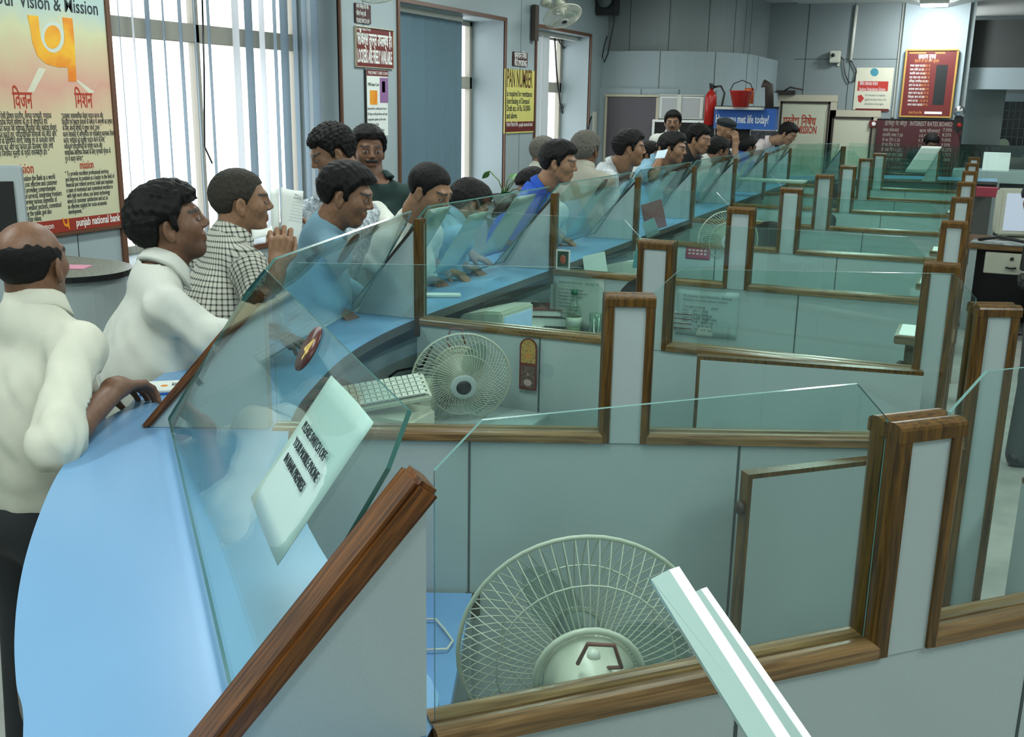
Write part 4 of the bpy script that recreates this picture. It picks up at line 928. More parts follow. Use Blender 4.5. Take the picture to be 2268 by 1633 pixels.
# ------------------------------------------------------------------ fans
FANW=mat('fan_cream_wire',(.50,.51,.42),.35);FANB=mat('fan_blade',(.28,.32,.29),.4);FANG=mat('fan_grey_plastic',(.30,.33,.30),.4)
BLT=glassmat('translucent_fan_blade',(.80,.87,.84))
def fan(loc,axis,up,R,label,near=False):
    plate=True
    M=frame(loc,Vector(axis).cross(Vector(up)),axis)   # local y = blowing axis, x right, z up
    M=frame(loc,Vector(axis).cross(Vector(up)),axis)
    e=empty('wall_fan',label=label,cat='fan',group='electric wall fans',M=M)
    n=64
    m=MB();m.tube([(R*math.cos(2*PI*i/48),0,R*math.sin(2*PI*i/48)) for i in range(48)],.0042,8,closed=True);m.build('cage_rim',FANW,e)
    if near: FANBL=mat('translucent',(0,0,0)) if 0 else BLT
    else: FANBL=BLT
    def wires(name,depth,r0,sw,n,bulge):
        m=MB()
        for i in range(n):
            p=[]
            for k in range(7):
                t=k/6;r=r0+(R-r0)*t;a=2*PI*i/n+sw*(1-t);y=depth*(1-t**bulge)
                p.append((r*math.cos(a),y,r*math.sin(a)))
            m.tube(p,.00125,4,caps=False)
        for r in (r0,r0+(R-r0)*.55):
            t=(r-r0)/(R-r0);y=depth*(1-t**bulge);m.tube([(r*math.cos(2*PI*i/32),y,r*math.sin(2*PI*i/32)) for i in range(32)],.0016,5,closed=True)
        return m.build(name,FANW,e)
    wires('front_grille',.062,.042,0.0 if near else .5,n,2.6);wires('back_grille',-.07,.075,.0,n,2.2)
    T=Matrix.Translation((0,.062,0))@Matrix.Rotation(-PI/2,4,'X')
    d=MB().lathe([(.0,0),(.047,0),(.047,.004),(.044,.007),(.028,.008),(.0,.008)],32,T=T,cap=False).build('hub_badge',mat('hub_pale_grey',(.42,.47,.47),.35),e)
    MB().lathe([(.0,.008),(.027,.008),(.026,.0105),(.0,.011)],24,T=T,cap=False).build('dark_disc',BLACK,d)
    m=MB()
    for b in range(3):
        vs=[];fs=[];N=8
        for i in range(N+1):
            r=.03+(R*.86-.03)*i/N;w=.25+.62*math.sin(PI*min(1,.25+i/N*.75))
            for j in range(5):
                a=2*PI*b/3+w*(j/4-.5)*(1.25-.5*i/N);vs.append((r*math.cos(a),.018*(j/4-.5)*2*(.6+.4*(1-i/N)),r*math.sin(a)))
        k=len(vs);vs+= [(x,y-.002,z) for x,y,z in vs]
        for i in range(N):
            for j in range(4):
                q=i*5+j;fs+=[(q,q+1,q+6,q+5),(k+q,k+q+5,k+q+6,k+q+1)]
        bl=MB().add(vs,fs,0,True).build('blade',FANBL,e)
    TB=Matrix.Translation((0,-.07,0))@Matrix.Rotation(PI/2,4,'X')
    mo=MB().lathe([(.0,-.05),(.03,-.05),(.032,.0),(.074,0),(.078,.01),(.075,.02),(.062,.03),(.058,.09),(.048,.115),(.0,.12)],28,T=TB,cap=False).build('motor_housing',CREAM,e)
    MB().tube([(.088*math.cos(2*PI*i/30),-.085,.088*math.sin(2*PI*i/30)) for i in range(30)],.006,8,closed=True).build('mounting_ring',FANW,mo)
    MB().sphere((.0,-.115,.062),.011).build('knob',WHITEP,mo)
    MB().tube([(.02,-.14,.055),(.035,-.17,.075),(.02,-.18,.12),(-.02,-.175,.12),(-.03,-.15,.07)],.0035,6).build('cord_loop',mat('red_brown_cord',(.16,.05,.035),.6),mo)
    a=MB();a.tube([(0,-.15,-.045),(0,-.17,-.10),(0,-.20,-.13)],.022,12);a.build('neck',CREAM,e)
    if plate: MB().lathe([(.0,0),(.06,0),(.062,.012),(.05,.03),(.03,.04),(0,.042)],24,T=Matrix.Translation((0,-.245,-.13))@Matrix.Rotation(-PI/2,4,'X'),cap=False).build('wall_plate',CREAM,e)
    return e
def viewaxis(px,py,right,down,tow):
    f=RM[2];r=RM[0];u=RM[1];d=ray(px,py);d/=np.linalg.norm(d)
    v=-d*tow+r*right-u*down;return Vector(v).normalized()
fan(atD(1022,840,3.70),viewaxis(1022,840,.12,.42,.85),(0,0,1),.177,'white wall fan tilted down in the second bay, seen from its front')
a0=math.radians(118);fan(atD(1290,1440,1.77),(math.cos(a0),math.sin(a0),.04),(0,0,1),.213,'large cream fan in the nearest bay, seen from behind',near=True)
fan(atD(1612,532,6.35),viewaxis(1612,532,.1,.2,.9),(0,0,1),.18,'fan half hidden behind a post, above the pink card')
fan(atX(1246,36,WX+.42),viewaxis(1246,36,.25,.85,.25),(1,0,.3),.2,'wall fan high over the far window, seen edge on from below')
fan(atX(846,-32,WX+.42),viewaxis(846,-32,.25,.85,.25),(1,0,.3),.2,'wall fan at the top edge above the locker board')
tag(MB().tube([atY(*p,3.4) for p in ((960,760),(935,812),(900,818),(880,822),(862,835))],.005,6).build('fan_cable',BLACK),'black cable of the white tilted fan along the panel','cable')
c=atX(1182,42,WX+.02);tag(MB().box((0,-.05,-.22),(.04,.05,.14),T=Matrix.Translation(c)).build('fan_bracket_board',mat('dark_wood_block',(.07,.05,.04),.5)),'dark wooden backing block of the high wall fan','bracket')
# ------------------------------------------------------------------ pieces on the glass screens
def onscr(k,px,py,off=.006):
    e,c,T0,T1,B0,B1,n=SCR[k];d=Vector(ray(px,py));t=(T0-Vector(CAM)).dot(n)/d.dot(n);return Vector(CAM)+d*t+n*off
def sheet(name,corners,label,cat,m=WHITE,curl=.006,nrm=None,parent=None,group=None,th=.0012,N=8):
    a,b,c,d=[Vector(p) for p in corners]  # TL TR BR BL
    n=(b-a).cross(a-d).normalized();o=d.copy()
    M=frame(o,b-a,a-b*0-d) if False else frame(d,c-d,a-d)
    Mi=M.inverted();A,B,C,D=[Mi@p for p in (a,b,c,d)]
    vs=[]
    for j in range(N+1):
        for i in range(N+1):
            s,t=i/N,j/N;p=D.lerp(C,s).lerp(A.lerp(B,s),t);p.z+=curl*math.sin(PI*s)*math.sin(PI*t*1.3+.3);vs.append(p)
    k=len(vs);vs+=[v+Vector((0,0,-th)) for v in vs];fs=[];W_=N+1
    for j in range(N):
        for i in range(N):
            q=j*W_+i;fs+=[(q,q+1,q+1+W_,q+W_),(k+q,k+q+W_,k+q+1+W_,k+q+1)]
    for i in range(N):
        fs+=[(i,k+i,k+i+1,i+1),(N*W_+i,N*W_+i+1,k+N*W_+i+1,k+N*W_+i),(i*W_,(i+1)*W_,k+(i+1)*W_,k+i*W_),(i*W_+N,k+i*W_+N,k+(i+1)*W_+N,(i+1)*W_+N)]
    e=empty(name,label=label,cat=cat,M=M,group=group)
    MB().add(vs,fs,0,True).build('sheet',m,e);return e,(C-D).length,(A-D).length
GLP=mat('pale_green_white_paper',(.50,.66,.62),.45)
e,w,h=sheet('notice_sheet',[onscr(0,740,835),onscr(0,835,940),onscr(0,622,1256),onscr(0,562,1106)],'curled white sheet asking to switch off mobile phones, on nearest glass','notice',GLP,curl=.005)
print('SHEET',w,h)
text('PLEASE SWITCH OFF\nYOUR MOBILE PHONE\nIN BANK PREMISES',h*.088,INK,e,Matrix.Translation((w*.27,h*.61,.0065)),line=1.3,fit=w*.66)
def disc(k,c,ax,label,num):
    C=onscr(k,*c,.008);A=onscr(k,*ax,.008);e_,cc,T0,T1,B0,B1,n=SCR[k];r=(A-C).length
    upv=((T0+T1)-(B0+B1)).normalized();M=frame(C,upv.cross(n),upv)
    e=empty('counter_number_disc',label=label,cat='number sign',M=M,group='round counter number signs')
    MB().lathe([(0,0),(r,0),(r,.003),(0,.003)],32,cap=False).build('disc',mat('dark_maroon_disc',(.07,.015,.012),.3),e)
    text(num,r*1.35,mat('yellow_numeral',(.65,.45,.12),.4),e,Matrix.Translation((0,-r*.45,.0035)),align='CENTER',bold=.001);return r
r_=disc(0,(693,778),(722,735),'dark maroon round sign with yellow 4 on the nearest glass','4');print('R',r_)
def disc2(k,fr,label):
    e_,c,T0,T1,B0,B1,n=SCR[k];up=((T0+T1)-(B0+B1)).normalized();C=T0.lerp(T1,fr)-up*.085+n*.008;M=frame(C,up.cross(n),up)
    e=empty('counter_number_disc',label=label,cat='number sign',M=M,group='round counter number signs')
    MB().lathe([(0,0),(.06,0),(.06,.003),(0,.003)],28,cap=False).build('disc',mat('dark_maroon_disc',(.07,.015,.012),.3),e)
    MB().lathe([(.042,.003),(.056,.003),(.056,.0045),(.042,.0045)],28,cap=False).build('orange_ring',mat('yellow_numeral',(.65,.45,.12),.4),e)
for k,fr,l in ((1,.55,'dark round number sign with orange rim on the second sloping glass'),(2,.62,'dark round number sign on the third sloping glass'),(3,.62,'dark round number sign on the fourth sloping glass'),(4,.6,'dark round number sign on the fifth sloping glass'),(5,.6,'dark round number sign on the sixth sloping glass')): disc2(k,fr,l)
def psheet(k,f0,f1,z0,z1,label,m=GLP,txt=None):
    e_,c,T0,T1,B0,B1,n=SCR[k];P=lambda f,z:B0.lerp(B1,f).lerp(T0.lerp(T1,f),z)+n*.007
    e,w,h=sheet('notice_sheet',[P(f0,z1),P(f1,z1),P(f1,z0),P(f0,z0)],label,'notice',m,curl=.004)
    if txt: text(txt,h*.12,INK,e,Matrix.Translation((w*.1,h*.6,.006)),line=1.2,fit=w*.8)
psheet(1,.36,.44,.25,.42,'small lettered slip on the second sloping glass',mat('clear_blue_slip',(.30,.50,.60),.3),'SWITCH OFF\nMOBILE PHONE')
psheet(2,.05,.20,.30,.95,'left pale notice sheet on the third sloping glass')
psheet(2,.38,.54,.12,.80,'middle pale notice sheet on the third sloping glass')
psheet(2,.70,.90,.20,.92,'right pale notice sheet on the third sloping glass')
psheet(3,.55,.70,.05,.80,'pale notice sheet on the fourth sloping glass')
psheet(4,.62,.78,.1,.85,'pale notice sheet on the fifth sloping glass');psheet(5,.6,.8,.1,.85,'pale notice sheet on the sixth sloping glass');psheet(6,.6,.8,.1,.85,'pale notice sheet on the seventh sloping glass')
c=Vector((-.75,13.36,1.12));sheet('notice_sheet',[c+Vector((.08,0,.34)),c+Vector((.30,0,.34)),c+Vector((.16,0,.03)),c+Vector((-.08,0,.03))],'slanting white notice on the far facing glass screen','notice',WHITE,curl=.003)
# ------------------------------------------------------------------ customers' things
b=atZ(380,855,1.062)
e=empty('passbook',(b.x,b.y,1.0505),math.radians(38),'white passbook with blue cover held under the bald man hand','passbook')
MB().box((-.085,-.055,0),(.085,.055,.006)).build('blue_cover',mat('passbook_blue',(.03,.14,.50),.4),e,.001)
MB().box((-.082,-.052,.006),(.088,.058,.013)).build('pages',WHITE,e,.001)
MB().sphere((-.02,0,.013),.011,sc_=(1,1,.15)).build('gold_emblem',GOLD,e)
text('PUNJAB NATIONAL\nBANK\nDELHI',.012,INKG,e,Matrix.Translation((0,.02,.0135)))
e,w,h=sheet('form_sheet',[atD(622,415,4.2),atD(672,423,4.2),atD(667,548,4.15),atD(624,540,4.15)],'large white printed form held upright before the window','paper',WHITE,curl=.01)
text('\n'.join(['Name ________ Date ____','Account No. | | | | | |']+['___ ___ ___ ___ ___ ___']*7),.012,INKG,e,Matrix.Translation((w*.08,h*.86,.011)),fit=w*.84,line=1.1)
sheet('form_sheet',[atD(598,418,4.3),atD(618,416,4.3),atD(620,520,4.25),atD(602,525,4.25)],'narrow pale sheet just left of the big white form','paper',WHITE,curl=.01)
sheet('form_sheet',[atD(556,508,3.6),atD(602,500,3.6),atD(606,520,3.55),atD(560,530,3.55)],'small white paper beside the raised fist','paper',WHITE,curl=.008)
e,w,h=sheet('phone_slip',[atD(1456,334,7.75),atD(1480,330,7.75),atD(1472,350,7.7),atD(1450,352,7.7)],'light blue slip held by a hand over the far glass','paper',mat('pale_blue_slip',(.5,.62,.7),.4),curl=.003)
tag(MB().box((-.09,-.03,0),(.09,.03,.012),T=Matrix.Translation(atZ(975,657,1.0505))@Matrix.Rotation(.5,4,'Z')).build('folded_slip',WHITE,bevel=.003),'thin white booklet on the blue counter below the hand','booklet')
# resting hand of the man in the second white shirt
S=SDF((-2.5,3.6,1.0),(-1.9,4.5,1.5),.004)
w0=np.array(atZ(925,612,1.09));f0=w0+np.array([-.16,.10,.14]);S.cap(f0,w0,.042,.028,.02);hand(S,w0,np.array(atZ(985,625,1.07))-w0,(0,0,-1),(-.3,1,0),curl=.5,k=1.05)
hd=empty('person',(float(w0[0])-.3,float(w0[1])+.1,0),0,'forearm and hand of a hidden customer resting on the blue counter','person')
S.mesh('forearm_and_hand',SKINM,hd,color=lambda p:np.tile(np.array(SK2,np.float32),(len(p),1)))
S=SDF((-2.9,3.5,1.0),(-1.9,4.6,1.6),.008);S.cap(f0+np.array([-.22,.15,.10]),f0+np.array([.02,-.01,-.01]),.07,.055,.02,wr=.004);S.mesh('sleeve',SH_W,hd)
# standing writing table, chair, kiosk
c=atZ(140,592,1.06);e=empty('writing_table',(c.x,c.y,0),0,'grey half-round standing writing table behind the bald man','table')
arc=[(.0+.34*math.cos(t),.30*math.sin(t)) for t in [math.radians(-90+i*10) for i in range(19)]]
MB().prism([(x,y,1.03) for x,y in arc]+[(-.3,.3,1.03),(-.3,-.3,1.03)],(0,0,.028),0,1).build('table_top',[mat('speckled_grey_top',(.22,.24,.21),.4,var=(90,.6)),BLACK],e)
MB().prism([(x*.88,y*.88,0) for x,y in arc]+[(-.28,.26,0),(-.28,-.26,0)],(0,0,1.03)).build('table_body',LAM,e)
MB().prism([(x*.9,y*.9,.70) for x,y in arc]+[(-.285,.265,.70),(-.285,-.265,.70)],(0,0,.035)).build('wood_band',WOODX,e)
tag(MB().box((-.09,-.06,0),(.09,.06,.004),T=Matrix.Translation((c.x+.02,c.y+.02,1.0585))@Matrix.Rotation(.4,4,'Z')).build('pink_form',mat('pink_paper',(.65,.28,.38),.7)),'pink form lying on the standing writing table','paper')
c=atD(252,800,4.0);e=empty('chair',(c.x-.05,c.y,0),.4,'dark visitor chair behind the man in the white shirt','chair')
CH=mat('dark_chair_fabric',(.02,.024,.024),.8)
MB().box((-.23,-.23,.42),(.23,.23,.48)).build('seat',CH,e,.02);MB().box((-.23,.2,.5),(.23,.24,.88)).build('backrest',CH,e,.02)
for x in(-.2,.2):
    for y in(-.2,.2): MB().tube([(x,y,0),(x,y,.42+(.35 if y>0 else 0))],.012,8).build('leg',BLACK,e)
e=empty('kiosk_screen',atD(10,448,3.7),math.radians(50),'grey framed dark screen at the left picture edge, before the poster','screen')
MB().box((-.20,-.02,-.15),(.07,.02,.13)).build('bezel',mat('pale_grey_plastic',(.40,.45,.46),.4),e,.006);MB().box((-.19,-.024,-.14),(.035,-.019,.075)).build('display',BLACK,e)
MB().box((-.1,-.0,-1.35),(.0,.06,-.13)).build('stand',WALL,e);MB().box((-.2,-.15,-1.37),(.1,.2,-1.33)).build('foot',BLACK,e)
# money plant
c=atX(1118,430,-3.5);e=empty('potted_plant',(c.x,c.y,0),0,'small green money plant in a pot below the yellow poster','plant')
MB().lathe([(.14,0),(.14,c.z-.2),(.16,c.z-.2),(.16,c.z-.18),(0,c.z-.18)],20).build('pedestal',WALL,e)
MB().lathe([(.07,c.z-.18),(.10,c.z),(.105,c.z),(.095,c.z-.02),(0,c.z-.02)],20).build('pot',DARK,e)
LEAF=mat('leaf_green',(.07,.20,.05),.4,var=(8,.3));STEM=mat('stem_green',(.12,.2,.08),.5)
zt=c.z
for i,(x,y,z,s_,a) in enumerate([(-.14,0,.18,.07,2.4),(.03,.02,.15,.10,.3),(.10,-.04,.12,.07,-.4),(-.02,.03,.05,.08,1.6),(.16,.05,.06,.05,-.9),(.05,.0,.02,.08,2.9)]):
    MB().tube([(0,0,zt-.02),(x*.4,y*.4,zt+z*.6),(x,y,zt+z)],.005,6).build('stem',STEM,e)
    pr=[(0,0),(.35,.35),(.7,.38),(1.05,.2),(1.3,0),(1.05,-.2),(.7,-.38),(.35,-.35)]
    T=Matrix.Translation((x,y,zt+z))@Matrix.Rotation(a,4,'Y')@Matrix.Rotation(.7,4,'X')
    MB().prism([(p*s_,q*s_,.01*math.sin(p*2)) for p,q in pr],(0,0,.002),T=T).build('leaf',LEAF,e)
MB().tube([(0,0,zt),(.12,0,zt+.15),(.2,0,zt+.1),(.22,0,zt-.02)],.004,6).build('stem',STEM,e)
# ------------------------------------------------------------------ staff side: desks, gates, ledges
DK=mat('desk_blue_laminate',(.15,.33,.62),.35)
def desk(k,xa,xb,y0,y1,z,label,m=LAM):
    e=empty('staff_desk',((xa+xb)/2,(y0+y1)/2,0),0,label,'desk','staff desks under the counter');w,d=(xb-xa)/2,(y1-y0)/2
    MB().box((-w,-d,z-.03),(w,d,z)).build('desk_top',m,e,.003);MB().box((-w,-d,0),(-w+.02,d,z-.03)).build('side_panel',LAM,e);MB().box((w-.02,-d+.05,0),(w,d-.05,z-.03)).build('side_panel',DARK,e);return e
# desk of the nearest bay: a blue low slab in the wedge
a=pt(1,.02,-.04,0);b_=pt(1,.53,-.04,0);c_=Vector((-.66,1.18,0));d_=Vector((-1.0,1.42,0))
cc=(a+b_+c_+d_)/4;e=empty('staff_desk',(cc.x,cc.y,0),0,'low blue desk in the nearest bay behind the big fan','desk','staff desks under the counter')
o_=Vector((cc.x,cc.y,0));e2=pt(0,.10,.05,0)
MB().prism([(p-o_+Vector((0,0,.575))) for p in (a,b_,Vector((-.86,1.62,0)),Vector((-.60,1.22,0)),c_,d_)],(0,0,.028)).build('desk_top',DK,e)
MB().prism([(p-o_) for p in (a.lerp(b_,.9),b_,b_.lerp(c_,.1),a.lerp(b_,.9).lerp(c_,.1))],(0,0,.575)).build('side_panel',LAM,e)
tag(MB().tube([atZ(*p,.615) for p in ((938,1372),(965,1372),(985,1395),(1003,1420),(990,1438),(940,1440))],.003,6).build('white_wire',WHITEP),'thin white wire looping over the low blue desk','cable')
tag(MB().box((-.02,-.01,-.06),(.02,.02,.0),T=Matrix.Translation(pt(1,.525,-.05,.60))).build('corner_clamp',DARK),'small dark clamp at the corner of the low blue desk','clamp')
desk(1,-1.86,-1.36,2.75,3.42,.76,'desk in the second bay, under the keyboard and the tilted fan')
desk(2,-1.93,-1.40,3.62,4.82,.76,'desk in the third bay with books, bottle and monitor')
desk(3,-1.93,-1.30,5.02,6.20,.76,'desk in the fourth bay with white monitor')
desk(4,-1.93,-1.30,6.42,7.60,.76,'desk in the fifth bay')
for k,(y) in enumerate((7.82,9.22,10.62)): desk(5+k,-1.93,-1.30,y,y+1.18,.76,['desk in the sixth bay','desk in the seventh bay','desk in the eighth bay'][k])
def gate(hp,lp,z0,z1,label,knob=True,group='half-height cubicle gates'):
    hp=Vector((hp[0],hp[1],0));lp=Vector((lp[0],lp[1],0));d=lp-hp;L=d.length;a=math.atan2(d.y,d.x)
    e=empty('half_height_gate',hp,a,label,'gate',group);t=.017
    MB().box((0,-t,z0),(L-.012,t,z1-.012)).build('gate_leaf',LAM,e)
    MB().box((0,-t,z1-.012),(L,t,z1)).box((L-.012,-t,z0),(L,t,z1-.012)).build('wood_lipping',WOODZ,e)
    if knob: MB().sphere((L+.008,0,z1-.09),.018,sc_=(.6,1,1)).build('knob',DARK,e)
A=atZ(1985,1008,1.02);B=atZ(1650,1047,1.02);gate((A.x,A.y),(B.x,B.y),.12,1.02,'half-height gate standing open in the nearest bay, with dark knob')
A=atZ(2045,822,1.085);B=atZ(1545,786,1.085);gate((A.x,A.y),(B.x,B.y),.12,1.085,'wide half-height gate folded against the third partition',False)
A=pt(1,1.90,-.05,0);B=A+Vector((.02,-.75,0));gate((A.x+.06,A.y-.03),(A.x+.22,A.y-.70),.1,.98,'half-height gate leaf at the right end, before the marble floor')
tag(MB().box((-.03,-.012,-.03),(.03,.012,.03),T=Matrix.Translation(atY(2055,905,3.55))).build('door_latch',DARK,bevel=.003),'small dark latch plate on the end post of the third partition','latch')
for k in range(5):
    y=4.45+1.4*k;e=empty('ledge_shelf',(-.13,y,0),0,['white topped ledge with wooden edge nearest to us on the staff aisle','second white topped ledge on the staff aisle','third white topped ledge on the staff aisle','fourth white topped ledge on the staff aisle','farthest white topped ledge on the staff aisle'][k],'shelf','small ledges at the gate posts')
    MB().box((-.11,-.13,.965),(.11,.13,1.0)).build('wood_edge',WOODX,e,.004);MB().box((-.095,-.115,1.0),(.095,.115,1.003)).build('white_top',CWHITE,e)
    MB().box((-.07,-.02,.80),(-.0,.03,.965)).build('bracket',WOODZ,e);MB().box((-.03,-.1,0),(.03,.1,.965)).build('support_panel',LAM,e);MB().sphere((-.08,-.02,.86),.016).build('knob',DARK,e)
# keyboard, monitors and desk clutter
def keyboard(M,label):
    e=empty('keyboard',label=label,cat='keyboard',M=M)
    MB().box((-.21,-.075,0),(.21,.075,.022)).build('case',CREAM,e,.005)
    m=MB()
    for r in range(5):
        for c_ in range(19): m.box((-.195+c_*.0205,-.062+r*.026,.022),(-.178+c_*.0205,-.040+r*.026,.029))
    m.build('keys',WHITEP,e);m=MB()
    for r in range(6): m.box((-.2,-.068+r*.026,.0221),(.2,-.0635+r*.026,.0235))
    m.build('key_gaps',INK,e)
def crt(loc,rz,label,glow=None,s=1.0,name='computer_monitor'):
    e=empty(name,loc,rz,label,'monitor','computer monitors');
    f=[(-.19,0,.04),(.19,0,.04),(.19,0,.36),(-.19,0,.36)];b=[(-.11,.34,.09),(.11,.34,.09),(.11,.34,.29),(-.11,.34,.29)];m_=[(-.18,.12,.045),(.18,.12,.045),(.18,.12,.35),(-.18,.12,.35)]
    S_=lambda q:[tuple(c*s for c in p) for p in q];v=S_(f)+S_(m_)+S_(b)
    MB().add(v,[(0,1,2,3),(11,10,9,8)]+[(i+4*j,i+4*j+4,(i+1)%4+4*j+4,(i+1)%4+4*j) for j in range(2) for i in range(4)]).build('case',CREAM,e,.012*s)
    sc1=MB().box((-.155*s,-.006,.075*s),(.155*s,.0,.325*s)).build('screen',glow or BLACK,e)
    MB().lathe([(.12*s,0),(.11*s,.015*s),(.05*s,.03*s),(.05*s,.05*s)],20,T=Matrix.Translation((0,.13*s,0))).build('stand',CREAM,e);return e
keyboard(frame((-1.80,2.86,.90),(.75,.62,.12),(-.55,.75,.30)),'cream keyboard propped up behind the nearest glass')
e=crt((-1.78,3.14,.765),math.radians(200),'cream monitor mostly hidden beneath the propped keyboard',s=.42)
m=MB();m.box((-1.90,2.80,.76),(-1.62,3.02,.86));o=m.build('printer',CREAM,bevel=.015);tag(o,'cream printer box under the propped keyboard','printer')
SCRG=mat('screen_glow',(.2,.25,.3),.4,emit=((.62,.72,.85),.42))
crt((-1.74,3.98,.765),math.radians(84),'grey white monitor seen from the side below the blue counter',mat('screen_soft_blue',(.2,.35,.5),.3,emit=((.5,.65,.9),.25)),s=.74)
crt((-1.60,5.5,.765),math.radians(75),'white monitor partly hidden in the fourth bay',MATS['screen_soft_blue'],s=.8)
def book(x,y,z,l,w,t,a,cov,label,name='ledger_book'):
    e=empty(name,(x,y,z),a,label,'book')
    MB().box((-l/2,-w/2,0),(l/2,w/2,.004)).box((-l/2,-w/2,t-.004),(l/2,w/2,t)).box((-l/2,-w/2,0),(-l/2+.004,w/2,t)).build('cover',cov,e,.001)
    MB().box((-l/2+.004,-w/2+.004,.004),(l/2-.005,w/2-.004,t-.004)).build('pages',WHITE,e)
_b=atZ(1195,706,.78);book(_b.x,_b.y,.761,.30,.22,.05,.3,mat('ledger_green',(.02,.05,.045),.6),'thick dark green ledger below the maroon one');book(_b.x-.02,_b.y-.01,.812,.29,.21,.035,.38,mat('ledger_maroon',(.16,.03,.025),.6),'maroon ledger lying on the dark green one')
BG=glassmat('clear_bottle_plastic',(.86,.93,.88))
bp=atZ(1270,733,.762);e=empty('water_bottle',(bp.x,bp.y,.7615),0,'clear water bottle with green cap on the third bay desk','bottle')
MB().lathe([(.0,0),(.036,.0),(.040,.01),(.040,.09),(.034,.12),(.016,.15),(.0135,.19),(0,.19)],24,cap=False).build('bottle_body',BG,e)
MB().lathe([(0,.003),(.036,.003),(.037,.035),(0,.035)],20,cap=False).build('water',mat('pale_yellow_water',(.45,.48,.25),.1),e);MB().lathe([(0,.186),(.017,.186),(.017,.212),(0,.212)],20,cap=False).build('cap',mat('bottle_green',(.01,.12,.06),.4),e)
MB().lathe([(.0405,.03),(.041,.03),(.041,.075),(.0405,.075)],24,cap=False).build('paper_label',mat('faint_label',(.55,.6,.5),.5),e)
gp=atZ(1318,742,.762);e=empty('tumbler',(gp.x,gp.y,.7615),0,'clear drinking glass right of the green capped bottle','glass');MB().lathe([(.0,0),(.028,0),(.034,.11),(.032,.11),(.026,.006),(0,.006)],24,cap=False).build('glass_wall',BG,e)
tag(MB().box((-.12,-.08,0),(.12,.08,.004),T=Matrix.Translation(atZ(1150,722,.763))).build('paper_sheet',WHITE),'white paper on the desk before the ledgers','paper')
def onP(k,u,v,z): return pt(k,u,v,z)
def pinned(k,px0,py0,px1,py1,label,m,name='pinned_paper',lines=None,y=None,cat='paper',fs=.014):
    yy=ORG[k][1]-.03;A=atY(px0,py0,yy);B=atY(px1,py1,yy);fy=lambda x:ORG[k][1]+(x+1.962)*.0262-.0315
    e,w,h=sheet(name,[(A.x,fy(A.x),A.z),(B.x,fy(B.x),A.z),(B.x,fy(B.x),B.z),(A.x,fy(A.x),B.z)],label,cat,m,curl=.004,th=.0012)
    if lines: text(lines,fs,INKG,e,Matrix.Translation((w*.1,h*.84,.0055)),fit=w*.8,line=1.25)
    return e,w,h
LST='BRANCH NOTICE   DATED 04\n- - - - - - - - - -\nCash receipt timings\nCounter wise allotment\nDemand draft issue\nTransfer entries\nPay orders\nClearing cheques\nDaily scroll total\nVault in charge'
pinned(3,1228,606,1333,735,'white typed list pinned to the fourth partition behind the bottle',mat('old_white_paper',(.50,.55,.50),.7),lines=LST)
pinned(3,1500,640,1628,755,'pale grey printed form taped to the fourth partition on the right',mat('grey_green_paper',(.33,.43,.42),.6),lines='PUNJAB NATIONAL BANK\nSubject to the usual terms\n\nTELEPHONE     EXT.\nNo.   201   202\n101   205   210\nLine 14 15 16 22\n301   310   412')
e,w,h=pinned(3,1493,690,1530,735,'small lined slip over the corner of the pale grey form',mat('lined_slip',(.38,.44,.42),.6))
MB().box((0,h*.1,.006),(w,h*.14,.007)).box((0,h*.35,.006),(w,h*.39,.007)).box((0,h*.6,.006),(w,h*.64,.007)).box((0,h*.85,.006),(w,h*.89,.007)).build('brown_lines',MAROON,e)
pinned(3,1530,692,1590,752,'smaller white extension list over the pale grey form',mat('old_white_paper',(.50,.55,.50),.7),lines='OLD STACK\nEXT.  RES.  OFF.\n12   104   118\nL.14 15 16 17\n301  219  222')
e,w,h=pinned(4,1519,543,1571,577,'pink red calendar card on the fifth partition',mat('pink_red_card',(.36,.045,.075),.5),'calendar_card',cat='calendar')
m=MB()
for i in range(5):
    for j in (.35,.6): m.box((w*(.12+i*.16),h*j,.005),(w*(.22+i*.16),h*(j+.12),.006))
m.build('white_digits',mat('pink_white',(.6,.45,.45),.6),e)
# arched religious sticker: a generic ornamental stand-in
yy=3.5-.032;A=atY(1152,747,yy);B=atY(1188,866,yy);w=B.x-A.x;h=A.z-B.z
e=empty('arched_sticker',label='tall arched red and gold devotional sticker beside the tilted fan',cat='sticker',M=frame((A.x,yy,B.z),(1,0,0),(0,0,1)))
arch=[(0,0),(w,0)]+[(w/2+w/2*math.cos(t),h-w/2+w/2*math.sin(t)) for t in [PI*i/14 for i in range(15)]]
MB().prism([(x,y,0) for x,y in arch],(0,0,.002)).build('sticker_base',MAROON,e)
g1=[(w/2+(x-w/2)*.82,h*.5+(y-h*.5)*.95) for x,y in arch]
MB().prism([(x,max(y,h*.52),.002) for x,y in g1],(0,0,.0008)).build('gold_field',mat('gold_print',(.5,.30,.08),.5,var=(220,.7)),e)
MB().box((w*.1,h*.04,.002),(w*.9,h*.46,.0028)).build('lower_field',mat('brown_violet_print',(.16,.09,.08),.5,var=(200,.9)),e)
MB().sphere((w/2,h*.80,.002),w*.13,sc_=(1,1.2,.1)).sphere((w/2,h*.66,.002),w*.26,sc_=(1,1,.06)).build('figure_shape',mat('orange_print',(.55,.20,.04),.5),e)
MB().sphere((w/2,h*.30,.002),w*.2,sc_=(1,1,.06)).sphere((w/2,h*.14,.002),w*.3,sc_=(1,.8,.06)).build('pale_figure_shape',mat('pale_pink_print',(.45,.30,.28),.5),e)
A=atY(1233,552,4.84);B=atY(1262,598,4.84);w=B.x-A.x;h=A.z-B.z
e=empty('framed_picture',label='small framed devotional card standing by the fourth customer post',cat='picture',M=frame((A.x,4.84,B.z),(1,0,0),(0,0,1)))
